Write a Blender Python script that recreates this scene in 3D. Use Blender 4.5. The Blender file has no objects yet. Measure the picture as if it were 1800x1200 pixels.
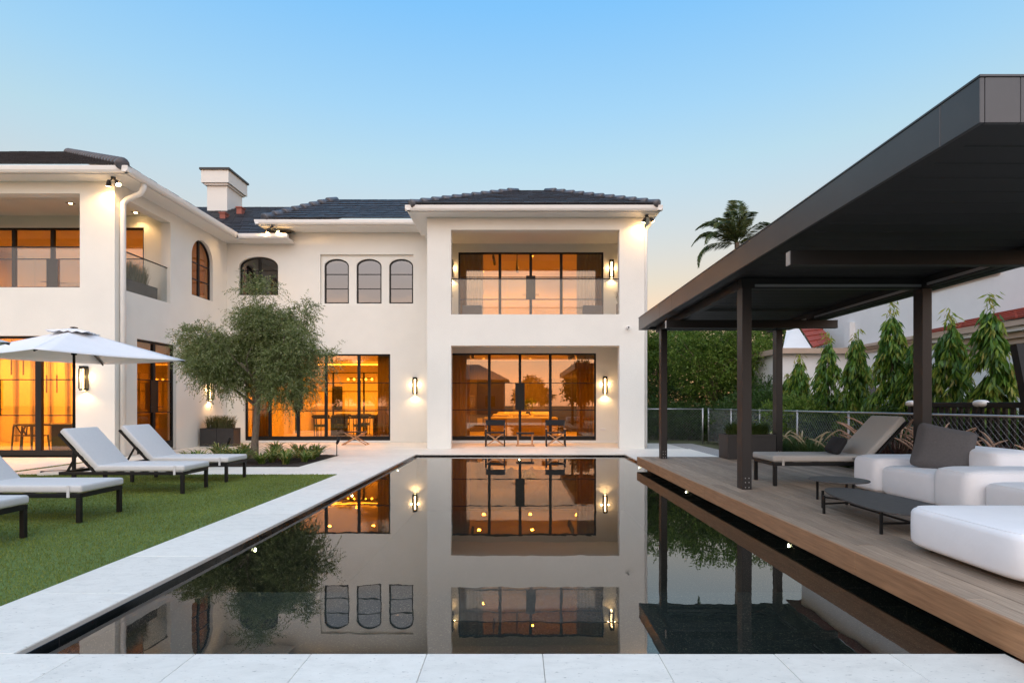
import bpy, bmesh, math, random
import numpy as np
from mathutils import Vector, Matrix
R = math.radians
rnd = random.Random(7)
nr = np.random.default_rng(11)

# ------------------------------------------------------------------ camera, sky, sun, exposure
sc = bpy.context.scene
col = sc.collection
F, VX, VY, CH = 1000.0, 909.0, 710.0, 1.4        # focal length and vanishing point in photo pixels, eye height
cd = bpy.data.cameras.new('camera'); cam = bpy.data.objects.new('camera', cd); col.objects.link(cam)
cam.location = (0, 0, CH); cam.rotation_euler = (R(90), 0, 0)
cd.sensor_width = 36; cd.lens = 20.0
cd.shift_x = -(VX - 900) / 1800; cd.shift_y = (VY - 600) / 1800
cd.clip_start = 0.05; cd.clip_end = 2000
sc.camera = cam

SUN_AZ, SUN_EL = R(182), R(42)                     # sun behind the camera (azimuth from +Y, clockwise)
w = bpy.data.worlds.new('World'); sc.world = w; w.use_nodes = True
nt = w.node_tree; nt.nodes.clear()
def wn(t, **k):
    n = nt.nodes.new(t)
    for a, b in k.items(): setattr(n, a, b)
    return n
def wl(a, b): nt.links.new(a, b)
def ramp(node, stops):
    e = node.color_ramp.elements
    while len(e) > 1: e.remove(e[-1])
    e[0].position = stops[0][0]; e[0].color = (*stops[0][1], 1)
    for p, c in stops[1:]:
        q = e.new(p); q.color = (*c, 1)
sky = wn('ShaderNodeTexSky', sky_type='NISHITA', sun_disc=False, sun_elevation=SUN_EL, sun_rotation=SUN_AZ,
         air_density=1.0, dust_density=1.0, ozone_density=1.5)
tc = wn('ShaderNodeTexCoord'); sep = wn('ShaderNodeSeparateXYZ'); wl(tc.outputs['Generated'], sep.inputs[0])
elev = wn('ShaderNodeValToRGB'); wl(sep.outputs['Z'], elev.inputs[0])
# dusk sky by height: peach horizon, pale band, blue above
ramp(elev, [(0.0, (0.75, 0.34, 0.20)), (0.10, (0.70, 0.36, 0.24)), (0.168, (0.615, 0.387, 0.30)), (0.20, (0.55, 0.42, 0.36)),
            (0.379, (0.352, 0.50, 0.50)), (0.454, (0.254, 0.472, 0.588)), (0.573, (0.13, 0.41, 0.70)), (1.0, (0.10, 0.32, 0.60))])
tint = wn('ShaderNodeValToRGB'); wl(sep.outputs['Z'], tint.inputs[0])          # dusk air reddens the low sky
ramp(tint, [(0.0, (1, .65, .30)), (0.2, (1, .75, .40)), (0.35, (1, .93, .85)), (0.45, (1, 1, 1))])
skt = wn('ShaderNodeMix', data_type='RGBA', blend_type='MULTIPLY'); skt.inputs['Factor'].default_value = 1
wl(sky.outputs[0], skt.inputs['A']); wl(tint.outputs[0], skt.inputs['B'])
# sunset side: how far a direction turns to the sun's side
sunv = wn('ShaderNodeVectorMath', operation='DOT_PRODUCT'); wl(tc.outputs['Generated'], sunv.inputs[0])
sunv.inputs[1].default_value = (math.sin(SUN_AZ), math.cos(SUN_AZ), 0.0)
side = wn('ShaderNodeMapRange'); wl(sunv.outputs['Value'], side.inputs['Value'])
side.inputs['From Min'].default_value = 0.0; side.inputs['From Max'].default_value = 0.9
glow = wn('ShaderNodeValToRGB'); wl(sep.outputs['Z'], glow.inputs[0])
ramp(glow, [(0.0, (1.15, .40, .18)), (0.05, (1.1, .46, .34)), (0.13, (.95, .50, .52)), (0.20, (.70, .52, .70)), (0.30, (.50, .60, .86)), (1.0, (.14, .34, .66))])
mixs = wn('ShaderNodeMix', data_type='RGBA'); wl(side.outputs[0], mixs.inputs['Factor'])
wl(elev.outputs[0], mixs.inputs['A']); wl(glow.outputs[0], mixs.inputs['B'])
# soft clouds on the sunset side
mp = wn('ShaderNodeMapping'); wl(tc.outputs['Generated'], mp.inputs[0]); mp.inputs['Scale'].default_value = (2.2, 2.2, 7.0)
cn = wn('ShaderNodeTexNoise'); wl(mp.outputs[0], cn.inputs[0]); cn.inputs['Scale'].default_value = 1.6; cn.inputs['Detail'].default_value = 7
cn.inputs['Roughness'].default_value = 0.6
cr = wn('ShaderNodeValToRGB'); wl(cn.outputs[0], cr.inputs[0]); ramp(cr, [(0.44, (0, 0, 0)), (0.60, (1, 1, 1))])
cm = wn('ShaderNodeMath', operation='MULTIPLY'); wl(cr.outputs[0], cm.inputs[0]); wl(side.outputs[0], cm.inputs[1])
cc = wn('ShaderNodeValToRGB'); wl(sep.outputs['Z'], cc.inputs[0])
ramp(cc, [(0.0, (1.9, .62, .25)), (0.15, (1.8, .92, .70)), (0.3, (1.6, 1.35, 1.2)), (0.6, (1.0, .95, .95))])
mixc = wn('ShaderNodeMix', data_type='RGBA'); wl(cm.outputs[0], mixc.inputs['Factor']); wl(mixs.outputs['Result'], mixc.inputs['A']); wl(cc.outputs[0], mixc.inputs['B'])
bg1 = wn('ShaderNodeBackground'); wl(skt.outputs['Result'], bg1.inputs[0]); bg1.inputs[1].default_value = 0.05
bg2 = wn('ShaderNodeBackground'); wl(mixc.outputs['Result'], bg2.inputs[0]); bg2.inputs[1].default_value = 0.5
adds = wn('ShaderNodeAddShader'); wl(bg1.outputs[0], adds.inputs[0]); wl(bg2.outputs[0], adds.inputs[1])
wo = wn('ShaderNodeOutputWorld'); wl(adds.outputs[0], wo.inputs[0])

sl = bpy.data.lights.new('sun', 'SUN'); sl.energy = 0.88; sl.angle = R(100); sl.color = (1.0, 0.90, 0.78)
so = bpy.data.objects.new('sun', sl); col.objects.link(so)
sd = Vector((math.sin(SUN_AZ) * math.cos(SUN_EL), math.cos(SUN_AZ) * math.cos(SUN_EL), math.sin(SUN_EL)))
so.rotation_euler = sd.to_track_quat('Z', 'Y').to_euler()

sc.view_settings.view_transform = 'Standard'; sc.view_settings.look = 'None'
sc.view_settings.gamma = 1; sc.view_settings.exposure = 1.0; sc.view_settings.use_curve_mapping = False
cy = sc.cycles
cy.use_denoising = True; cy.max_bounces = 7; cy.diffuse_bounces = 3; cy.glossy_bounces = 4; cy.transmission_bounces = 4
cy.transparent_max_bounces = 24; cy.caustics_reflective = False; cy.caustics_refractive = False
cy.sample_clamp_indirect = 6.0

# ------------------------------------------------------------------ helpers
def PX(px, Y): return (px - VX) * Y / F            # photo column -> X at a known depth
def PZ(py, Y): return CH + (VY - py) * Y / F       # photo row -> Z at a known depth

class MB:
    def __init__(s): s.v = []; s.f = []
    def add(s, vs, fs):
        o = len(s.v); s.v.extend([tuple(p) for p in vs]); s.f.extend([tuple(i + o for i in f) for f in fs]); return s
    def box(s, x0, x1, y0, y1, z0, z1):
        return s.add([(x0,y0,z0),(x1,y0,z0),(x1,y1,z0),(x0,y1,z0),(x0,y0,z1),(x1,y0,z1),(x1,y1,z1),(x0,y1,z1)],
                     [(0,3,2,1),(4,5,6,7),(0,1,5,4),(1,2,6,5),(2,3,7,6),(3,0,4,7)])
    def bar(s, a, b, wd, h=None, up=(0,0,1)):
        a, b = Vector(a), Vector(b); d = (b - a).normalized(); u = Vector(up)
        if abs(d.dot(u)) > .98: u = Vector((0,1,0))
        x = d.cross(u).normalized(); y = x.cross(d).normalized(); h = wd if h is None else h
        x = x * wd / 2; y = y * h / 2
        return s.add([a-x-y, a+x-y, a+x+y, a-x+y, b-x-y, b+x-y, b+x+y, b-x+y],
                     [(0,1,2,3),(7,6,5,4),(0,4,5,1),(1,5,6,2),(2,6,7,3),(3,7,4,0)])
    def tube(s, pts, rs, n=8, cap=True):
        pts = [Vector(p) for p in pts]
        if not hasattr(rs, '__len__'): rs = [rs] * len(pts)
        o = len(s.v); prev = None
        for i, p in enumerate(pts):
            d = (pts[min(i+1, len(pts)-1)] - pts[max(i-1, 0)]).normalized()
            u = prev if prev is not None else (Vector((0,0,1)) if abs(d.z) < .9 else Vector((1,0,0)))
            x = d.cross(u)
            if x.length < 1e-5: x = d.cross(Vector((0,1,0)))
            x.normalize(); y = x.cross(d).normalized(); prev = y
            for k in range(n):
                a = 2*math.pi*k/n; q = p + (x*math.cos(a) + y*math.sin(a))*rs[i]; s.v.append(tuple(q))
        for i in range(len(pts)-1):
            for k in range(n):
                a = o+i*n+k; b = o+i*n+(k+1) % n; s.f.append((a, b, b+n, a+n))
        if cap:
            s.f.append(tuple(o+k for k in reversed(range(n)))); m = o+(len(pts)-1)*n; s.f.append(tuple(m+k for k in range(n)))
        return s
    def prism(s, poly, axis, a0, a1):
        """poly in 2-D, extruded along an axis ('x','y','z')"""
        def P(p, a): return (a, p[0], p[1]) if axis == 'x' else ((p[0], a, p[1]) if axis == 'y' else (p[0], p[1], a))
        n = len(poly)
        return s.add([P(p, a0) for p in poly] + [P(p, a1) for p in poly],
                     [tuple(reversed(range(n))), tuple(range(n, 2*n))] + [(i, (i+1) % n, (i+1) % n + n, i+n) for i in range(n)])
    def cushion(s, x0, x1, y0, y1, z0, z1, e=.25, n=10, m=6, puff=0.0):
        """soft rounded block: a box whose edges are rounded with a superellipse"""
        cx, cy_, cz = (x0+x1)/2, (y0+y1)/2, (z0+z1)/2; a, b, c = (x1-x0)/2, (y1-y0)/2, (z1-z0)/2
        def sg(v, p): return math.copysign(abs(v)**p, v)
        vs = []; fs = []; N = n*4
        for j in range(1, m*2):
            ph = -math.pi/2 + math.pi*j/(m*2)
            for i in range(N):
                th = 2*math.pi*i/N
                vs.append((cx+a*sg(math.cos(ph), e)*sg(math.cos(th), e), cy_+b*sg(math.cos(ph), e)*sg(math.sin(th), e), cz+c*sg(math.sin(ph), e)))
        vs.append((cx, cy_, z0)); vs.append((cx, cy_, z1)); L = len(vs)
        rows = m*2-1
        for j in range(rows-1):
            for i in range(N):
                fs.append((j*N+i, j*N+(i+1) % N, (j+1)*N+(i+1) % N, (j+1)*N+i))
        for i in range(N):
            fs.append((L-2, (i+1) % N, i)); fs.append((L-1, (rows-1)*N+i, (rows-1)*N+(i+1) % N))
        return s.add(vs, fs)
    def rbox(s, x0, x1, y0, y1, z0, z1, r, seg=3):
        """box with rounded edges"""
        bm = bmesh.new(); bmesh.ops.create_cube(bm, size=1)
        for v in bm.verts: v.co = ((x0+x1)/2+v.co.x*(x1-x0), (y0+y1)/2+v.co.y*(y1-y0), (z0+z1)/2+v.co.z*(z1-z0))
        bmesh.ops.bevel(bm, geom=list(bm.edges), offset=r, segments=seg, profile=.5, affect='EDGES')
        bm.verts.index_update()
        s.add([v.co[:] for v in bm.verts], [[v.index for v in f.verts] for f in bm.faces]); bm.free(); return s
    def xf(s, M):
        s.v = [tuple(M @ Vector(p)) for p in s.v]; return s
    def mesh(s, name, mt, smooth=False):
        me = bpy.data.meshes.new(name); me.from_pydata(s.v, [], s.f)
        me.materials.append(mt)
        if smooth: me.polygons.foreach_set('use_smooth', [True]*len(me.polygons))
        me.update(); return me
    def build(s, name, mt, parent=None, smooth=False, bevel=0):
        o = bpy.data.objects.new(name, s.mesh(name, mt, smooth)); col.objects.link(o)
        if parent is not None: o.parent = parent
        if bevel:
            b = o.modifiers.new('edge', 'BEVEL'); b.width = bevel; b.segments = 2; b.limit_method = 'ANGLE'; b.angle_limit = R(40)
        return o
def tag(o, label=None, cat=None, group=None, kind=None):
    if label: o['label'] = label
    if cat: o['category'] = cat
    if group: o['group'] = group
    if kind: o['kind'] = kind
    return o
def empty(name, loc=(0,0,0), rz=0.0):
    o = bpy.data.objects.new(name, None); o.empty_display_size = .1; o.location = loc; o.rotation_euler = (0,0,rz); col.objects.link(o); return o
def copy_tree(o, parent=None):
    c = o.copy(); col.objects.link(c)
    if parent is not None: c.parent = parent
    for ch in list(o.children): copy_tree(ch, c)
    return c
def inst(name, me, loc, parent=None, rot=(0,0,0)):
    o = bpy.data.objects.new(name, me); o.location = loc; o.rotation_euler = rot; col.objects.link(o)
    if parent is not None: o.parent = parent
    return o
def quads(name, V, mt, parent=None, smooth=False):
    """V: (n,4,3) array of quads -> one mesh"""
    n = len(V); me = bpy.data.meshes.new(name)
    me.vertices.add(n*4); me.vertices.foreach_set('co', np.ascontiguousarray(V, dtype=np.float32).ravel())
    me.loops.add(n*4); me.loops.foreach_set('vertex_index', np.arange(n*4, dtype=np.int32))
    me.polygons.add(n); me.polygons.foreach_set('loop_start', np.arange(0, n*4, 4, dtype=np.int32))
    me.materials.append(mt); me.update(calc_edges=True); me.validate()
    o = bpy.data.objects.new(name, me); col.objects.link(o)
    if parent is not None: o.parent = parent
    return o
def unit(a): return a / np.maximum(np.linalg.norm(a, axis=-1, keepdims=True), 1e-9)
def leafquads(P, D, L, W, fold=.25):
    """pointed leaves at P along D with length L and width W, turned at random"""
    n = len(P); D = unit(D); rv = unit(nr.normal(size=(n,3))); S = unit(np.cross(D, rv)); N = np.cross(S, D)
    L = np.broadcast_to(np.asarray(L, float).reshape(-1,1), (n,1)); W = np.broadcast_to(np.asarray(W, float).reshape(-1,1), (n,1))
    mid = P + D*L*.45
    return np.stack([P, mid - S*W/2 + N*W*fold, P + D*L - N*L*.06, mid + S*W/2 + N*W*fold], axis=1)
ORD = ['first','second','third','fourth','fifth','sixth','seventh','eighth','ninth','tenth','eleventh','twelfth','thirteenth','fourteenth','fifteenth','sixteenth','seventeenth','eighteenth','nineteenth','twentieth']

# ------------------------------------------------------------------ materials
def newmat(name):
    m = bpy.data.materials.new(name); m.use_nodes = True; n = m.node_tree; b = n.nodes['Principled BSDF']; return m, n, b
def mat(name, c, rough=.6, metal=0.0, var=0.0, vscale=8.0, bump=0.0, bscale=40.0, spec=.5, stretch=(1,1,1), c2=None, objvar=0.0, detail=5, coat=0, coord='Object', sheen=0):
    m, n, b = newmat(name); b.inputs['Roughness'].default_value = rough; b.inputs['Metallic'].default_value = metal
    b.inputs['Specular IOR Level'].default_value = spec
    if coat: b.inputs['Coat Weight'].default_value = coat
    if sheen: b.inputs['Sheen Weight'].default_value = sheen
    b.inputs['Base Color'].default_value = (*c, 1)
    if var or c2 or objvar or bump:
        t = n.nodes.new('ShaderNodeTexCoord'); mpp = n.nodes.new('ShaderNodeMapping'); n.links.new(t.outputs[coord], mpp.inputs[0]); mpp.inputs['Scale'].default_value = stretch
    last = None
    if var or c2:
        z = n.nodes.new('ShaderNodeTexNoise'); n.links.new(mpp.outputs[0], z.inputs[0]); z.inputs['Scale'].default_value = vscale; z.inputs['Detail'].default_value = detail; z.inputs['Roughness'].default_value = .62
        q = n.nodes.new('ShaderNodeValToRGB'); n.links.new(z.outputs[0], q.inputs[0])
        d = c2 if c2 else tuple(max(0, x*(1-var)) for x in c); e = c if c2 else tuple(min(1, x*(1+var)) for x in c)
        ramp(q, [(.32, d), (.68, e)]); last = q.outputs[0]
    if objvar:
        oi = n.nodes.new('ShaderNodeObjectInfo'); mr = n.nodes.new('ShaderNodeMapRange'); n.links.new(oi.outputs['Random'], mr.inputs[0])
        mr.inputs['To Min'].default_value = 1-objvar; mr.inputs['To Max'].default_value = 1+objvar
        hs = n.nodes.new('ShaderNodeHueSaturation'); n.links.new(mr.outputs[0], hs.inputs['Value'])
        if last: n.links.new(last, hs.inputs['Color'])
        else: hs.inputs['Color'].default_value = (*c, 1)
        last = hs.outputs[0]
    if last: n.links.new(last, b.inputs['Base Color'])
    if bump:
        z2 = n.nodes.new('ShaderNodeTexNoise'); n.links.new(mpp.outputs[0], z2.inputs[0]); z2.inputs['Scale'].default_value = bscale; z2.inputs['Detail'].default_value = 6
        bp = n.nodes.new('ShaderNodeBump'); bp.inputs['Strength'].default_value = bump; bp.inputs['Distance'].default_value = .02
        n.links.new(z2.outputs[0], bp.inputs['Height']); n.links.new(bp.outputs[0], b.inputs['Normal'])
    return m
def leafmat(name, cols, rough=.5, trans=.35, patch=0):
    """leaves: colour differs from leaf to leaf, light passes through"""
    m, n, b = newmat(name); g = n.nodes.new('ShaderNodeNewGeometry'); q = n.nodes.new('ShaderNodeValToRGB')
    n.links.new(g.outputs['Random Per Island'], q.inputs[0]); ramp(q, [(i/max(1, len(cols)-1), c) for i, c in enumerate(cols)])
    oc = q.outputs[0]
    if patch:                                             # wear and growth patches over the whole lawn
        t = n.nodes.new('ShaderNodeTexCoord'); z = n.nodes.new('ShaderNodeTexNoise'); n.links.new(t.outputs['Object'], z.inputs[0]); z.inputs['Scale'].default_value = 1.1; z.inputs['Detail'].default_value = 6
        mr = n.nodes.new('ShaderNodeMapRange'); n.links.new(z.outputs[0], mr.inputs[0]); mr.inputs['From Min'].default_value = .3; mr.inputs['From Max'].default_value = .7; mr.inputs['To Min'].default_value = 1-patch; mr.inputs['To Max'].default_value = 1+patch
        hs = n.nodes.new('ShaderNodeHueSaturation'); n.links.new(mr.outputs[0], hs.inputs['Value']); n.links.new(oc, hs.inputs['Color']); oc = hs.outputs[0]
    n.links.new(oc, b.inputs['Base Color']); b.inputs['Roughness'].default_value = rough; b.inputs['Specular IOR Level'].default_value = .35
    tr = n.nodes.new('ShaderNodeBsdfTranslucent'); n.links.new(oc, tr.inputs[0])
    mx = n.nodes.new('ShaderNodeMixShader'); mx.inputs[0].default_value = trans
    n.links.new(b.outputs[0], mx.inputs[1]); n.links.new(tr.outputs[0], mx.inputs[2]); n.links.new(mx.outputs[0], n.nodes['Material Output'].inputs[0])
    return m
def emis(name, c, s):
    m, n, b = newmat(name); b.inputs['Base Color'].default_value = (*c, 1); b.inputs['Emission Color'].default_value = (*c, 1); b.inputs['Emission Strength'].default_value = s; return m
def glassmat(name, tint, ior, rough=0.0):
    m, n, b = newmat(name); n.nodes.remove(b)
    t = n.nodes.new('ShaderNodeBsdfTransparent'); t.inputs[0].default_value = (*tint, 1)
    g = n.nodes.new('ShaderNodeBsdfGlossy'); g.inputs['Roughness'].default_value = rough
    # Schlick reflectance from the angle alone, the same for both faces of the pane
    ge = n.nodes.new('ShaderNodeNewGeometry'); dt = n.nodes.new('ShaderNodeVectorMath'); dt.operation = 'DOT_PRODUCT'
    n.links.new(ge.outputs['Incoming'], dt.inputs[0]); n.links.new(ge.outputs['Normal'], dt.inputs[1])
    ab = n.nodes.new('ShaderNodeMath'); ab.operation = 'ABSOLUTE'; n.links.new(dt.outputs['Value'], ab.inputs[0])
    om = n.nodes.new('ShaderNodeMath'); om.operation = 'SUBTRACT'; om.inputs[0].default_value = 1; n.links.new(ab.outputs[0], om.inputs[1])
    pw = n.nodes.new('ShaderNodeMath'); pw.operation = 'POWER'; n.links.new(om.outputs[0], pw.inputs[0]); pw.inputs[1].default_value = 5
    f0 = ((ior-1)/(ior+1))**2
    f = n.nodes.new('ShaderNodeMath'); f.operation = 'MULTIPLY_ADD'; n.links.new(pw.outputs[0], f.inputs[0]); f.inputs[1].default_value = 1-f0; f.inputs[2].default_value = f0
    mx = n.nodes.new('ShaderNodeMixShader'); n.links.new(f.outputs[0], mx.inputs[0]); n.links.new(t.outputs[0], mx.inputs[1]); n.links.new(g.outputs[0], mx.inputs[2])
    n.links.new(mx.outputs[0], n.nodes['Material Output'].inputs[0]); return m

M = {}
M['stucco'] = mat('stucco', (.755,.748,.695), .9, var=.035, vscale=.7, bump=.22, bscale=45, spec=.2)
M['trim'] = mat('trim', (.80,.79,.76), .5, var=.015, vscale=3)
M['roof'] = mat('roof_tile', (.040,.040,.046), .42, var=.35, vscale=2.5, bump=.1, bscale=25)
M['hip'] = mat('hip_tile', (.085,.085,.095), .38, var=.25, vscale=6, objvar=.12)
M['black'] = mat('black_frame', (.010,.010,.010), .45, spec=.25)
M['bronze'] = mat('bronze_metal', (.022,.021,.021), .42, metal=.15, var=.08, vscale=2)
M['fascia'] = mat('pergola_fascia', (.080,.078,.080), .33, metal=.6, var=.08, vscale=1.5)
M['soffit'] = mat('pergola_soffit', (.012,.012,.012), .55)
M['glass'] = glassmat('window_glass', (.95,.70,.28), 2.15)
M['darkglass'] = glassmat('tinted_glass', (.14,.14,.18), 2.6)
M['railglass'] = glassmat('railing_glass', (.90,.93,.94), 1.5)
M['steel'] = mat('galvanised', (.48,.49,.50), .4, metal=.8)
M['wire'] = mat('fence_wire', (.26,.27,.28), .5, metal=.6)
M['stone'] = mat('limestone', (.80,.79,.77), .6, var=.0, c2=(.70,.69,.67), vscale=5.0, stretch=(1.0,5.0,1.0), objvar=.035, bump=.04, bscale=30, detail=9)
M['joint'] = mat('joint_sand', (.52,.51,.48), .95)
M['coping_edge'] = mat('coping_edge', (.66,.60,.52), .8)
M['pooltile'] = mat('pool_tile', (.012,.012,.013), .12, objvar=.35, spec=.6)
M['deck'] = mat('deck_wood', (.43,.32,.23), .6, c2=(.24,.175,.125), vscale=9, stretch=(9,.35,9), objvar=.22, bump=.12, bscale=60, detail=8)
M['fascwood'] = mat('deck_fascia', (.46,.25,.125), .5, c2=(.28,.145,.07), vscale=6, stretch=(9,.5,9), objvar=.06, bump=.06, bscale=40, detail=8)
M['cushion'] = mat('cushion_grey', (.56,.555,.545), .95, var=.03, vscale=30, bump=.08, bscale=500, sheen=.1)
M['cushion_warm'] = mat('cushion_sand', (.43,.405,.365), .95, var=.03, vscale=30, bump=.08, bscale=500)
M['sofa'] = mat('white_upholstery', (.86,.86,.87), .85, var=.02, vscale=4, bump=.22, bscale=9)
M['charcoal'] = mat('charcoal_fabric', (.105,.10,.10), .95, var=.1, vscale=50, bump=.1, bscale=400)
M['darkfabric'] = mat('dark_fabric', (.018,.018,.020), .9, var=.1, vscale=60)
M['canvas'] = mat('umbrella_canvas', (.78,.78,.79), .9, var=.02, vscale=4)
M['tabletop'] = mat('slate_top', (.085,.080,.076), .55, c2=(.045,.043,.042), vscale=14, stretch=(1,3,1), bump=.05, bscale=60)
M['planter'] = mat('planter_dark', (.034,.032,.031), .6, var=.12, vscale=5)
M['soil'] = mat('mulch', (.028,.019,.013), .95, var=.5, vscale=40, bump=.9, bscale=60)
M['gravel'] = mat('gravel', (.30,.29,.28), .9, var=.45, vscale=60, bump=.8, bscale=70)
M['turfbase'] = mat('turf_base', (.10,.15,.03), .95, var=.3, vscale=30)
M['ground'] = mat('ground_soil', (.075,.082,.035), .95, var=.4, vscale=2.0)
M['woodlight'] = mat('oak', (.52,.27,.13), .45, var=.2, vscale=12, stretch=(1,1,6))
M['bark'] = mat('olive_bark', (.20,.165,.125), .9, c2=(.10,.08,.06), vscale=10, stretch=(3,3,.8), bump=.5, bscale=30)
M['bark2'] = mat('pale_bark', (.30,.22,.15), .9, c2=(.13,.10,.07), vscale=8, stretch=(3,3,.8), bump=.5, bscale=25)
M['turf'] = leafmat('turf_blades', [(.11,.155,.016), (.17,.22,.03), (.225,.27,.048), (.30,.315,.085)], .7, .3, patch=.22)
M['olive'] = leafmat('olive_leaves', [(.08,.115,.026), (.125,.17,.042), (.19,.23,.08), (.33,.36,.19), (.11,.165,.03)], .5, .35)
M['leaf'] = leafmat('broad_leaves', [(.06,.11,.014), (.11,.195,.026), (.17,.27,.04), (.26,.34,.07)], .45, .45)
M['leafdark'] = leafmat('dark_leaves', [(.026,.060,.012), (.05,.105,.02), (.085,.155,.03)], .4, .35)
M['ashoka'] = leafmat('drooping_leaves', [(.035,.09,.015), (.07,.17,.026), (.13,.25,.034), (.26,.35,.05)], .35, .4)
M['ashoka_tip'] = leafmat('young_leaves', [(.17,.27,.035), (.30,.36,.055), (.34,.27,.06)], .4, .4)
M['palm'] = leafmat('palm_leaves', [(.045,.075,.022), (.09,.13,.04), (.17,.19,.07)], .4, .2)
M['strap'] = leafmat('strap_leaves', [(.06,.12,.02), (.12,.20,.035), (.22,.26,.07), (.40,.38,.14)], .4, .3)
M['grassg'] = leafmat('green_grass', [(.045,.085,.018), (.08,.13,.03), (.12,.17,.045)], .5, .35)
M['grassdry'] = leafmat('reed_grass', [(.06,.085,.025), (.11,.12,.045), (.20,.17,.08)], .55, .3)
M['grassp'] = leafmat('purple_grass', [(.05,.024,.022), (.09,.04,.034), (.14,.07,.045), (.07,.075,.03)], .5, .25)
M['plume'] = mat('plume', (.46,.30,.21), .95, var=.25, vscale=60, bump=.6, bscale=200)
M['plumepale'] = mat('pale_plume', (.50,.42,.26), .95, var=.2, vscale=60, bump=.6, bscale=200)
M['redtile'] = mat('red_roof_tile', (.30,.055,.035), .6, var=.2, vscale=5, objvar=.15)
M['nwall'] = mat('neighbour_stucco', (.78,.78,.77), .9, var=.03, vscale=1.5, bump=.08, bscale=50)
M['ntan'] = mat('neighbour_trim', (.47,.36,.28), .8, var=.05, vscale=3)
M['wallwarm'] = mat('room_wall', (.62,.52,.38), .9, var=.04, vscale=1.2)
M['roomfloor'] = mat('room_floor', (.50,.40,.28), .4, var=.08, vscale=3, stretch=(1,4,1))
M['roomceil'] = mat('room_ceiling', (.75,.68,.55), .9)
M['curtain'] = mat('curtain', (.50,.42,.30), .95, var=.08, vscale=20, stretch=(6,6,.2))
M['curtaindark'] = mat('sheer_curtain', (.20,.19,.18), .95, var=.08, vscale=20, stretch=(6,6,.2))
M['cream'] = mat('cream_fabric', (.66,.57,.42), .9, var=.04, vscale=10)
M['darkwood'] = mat('dark_wood', (.030,.020,.014), .45, var=.2, vscale=8)
M['greystone'] = mat('mottled_stone', (.30,.25,.21), .7, c2=(.17,.14,.12), vscale=14, detail=9)
M['darkwall'] = mat('darkened_room_wall', (.16,.12,.09), .7, c2=(.10,.075,.055), vscale=3, stretch=(6,6,.4))  # wall colour darkened to stand for dim rooms and dark reflections in the glass
M['glow'] = emis('lamp_glow', (1.0,.66,.30), 6.0)
M['glowsoft'] = emis('cove_glow', (1.0,.62,.20), 4.0)
M['spotglow'] = emis('spot_glow', (1.0,.60,.24), 60.0)
M['poolglow'] = emis('pool_light_glow', (1.0,.86,.50), 25.0)
M['white'] = mat('white_plastic', (.75,.75,.74), .5)
M['redclay'] = mat('clay_vent', (.30,.09,.06), .7)
M['dark_house'] = mat('far_siding', (.10,.13,.16), .8, var=.1, vscale=6, stretch=(1,1,8))

def stonemat():
    m, n, b = newmat('limestone'); L = n.links.new
    t = n.nodes.new('ShaderNodeTexCoord'); oi = n.nodes.new('ShaderNodeObjectInfo'); ad = n.nodes.new('ShaderNodeVectorMath'); ad.operation = 'ADD'
    sc3 = n.nodes.new('ShaderNodeVectorMath'); sc3.operation = 'SCALE'; L(oi.outputs['Location'], sc3.inputs[0]); sc3.inputs['Scale'].default_value = 1.37
    L(t.outputs['Object'], ad.inputs[0]); L(sc3.outputs[0], ad.inputs[1])
    mp1 = n.nodes.new('ShaderNodeMapping'); L(ad.outputs[0], mp1.inputs[0]); mp1.inputs['Scale'].default_value = (2.0, 4.0, 1)
    z1 = n.nodes.new('ShaderNodeTexNoise'); L(mp1.outputs[0], z1.inputs[0]); z1.inputs['Scale'].default_value = 2.6; z1.inputs['Detail'].default_value = 10; z1.inputs['Roughness'].default_value = .7; z1.inputs['Distortion'].default_value = .6
    q1 = n.nodes.new('ShaderNodeValToRGB'); L(z1.outputs[0], q1.inputs[0]); ramp(q1, [(.25, (.68,.645,.575)), (.5, (.79,.75,.67)), (.75, (.85,.81,.73))])
    mp2 = n.nodes.new('ShaderNodeMapping'); L(ad.outputs[0], mp2.inputs[0]); mp2.inputs['Scale'].default_value = (1, 2.4, 1); mp2.inputs['Rotation'].default_value = (0, 0, .25)
    z2 = n.nodes.new('ShaderNodeTexNoise'); L(mp2.outputs[0], z2.inputs[0]); z2.inputs['Scale'].default_value = 22; z2.inputs['Detail'].default_value = 6; z2.inputs['Roughness'].default_value = .7
    q2 = n.nodes.new('ShaderNodeValToRGB'); L(z2.outputs[0], q2.inputs[0]); ramp(q2, [(.33, (.45,.44,.43)), (.40, (1,1,1))])
    mm = n.nodes.new('ShaderNodeMix'); mm.data_type = 'RGBA'; mm.blend_type = 'MULTIPLY'; mm.inputs['Factor'].default_value = .8; L(q1.outputs[0], mm.inputs['A']); L(q2.outputs[0], mm.inputs['B'])
    mr = n.nodes.new('ShaderNodeMapRange'); L(oi.outputs['Random'], mr.inputs[0]); mr.inputs['To Min'].default_value = .955; mr.inputs['To Max'].default_value = 1.04
    hs = n.nodes.new('ShaderNodeHueSaturation'); L(mr.outputs[0], hs.inputs['Value']); L(mm.outputs['Result'], hs.inputs['Color']); L(hs.outputs[0], b.inputs['Base Color'])
    b.inputs['Roughness'].default_value = .55; bp = n.nodes.new('ShaderNodeBump'); bp.inputs['Strength'].default_value = .06; bp.inputs['Distance'].default_value = .01; L(z2.outputs[0], bp.inputs['Height']); L(bp.outputs[0], b.inputs['Normal'])
    return m
M['stone'] = stonemat()
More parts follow.
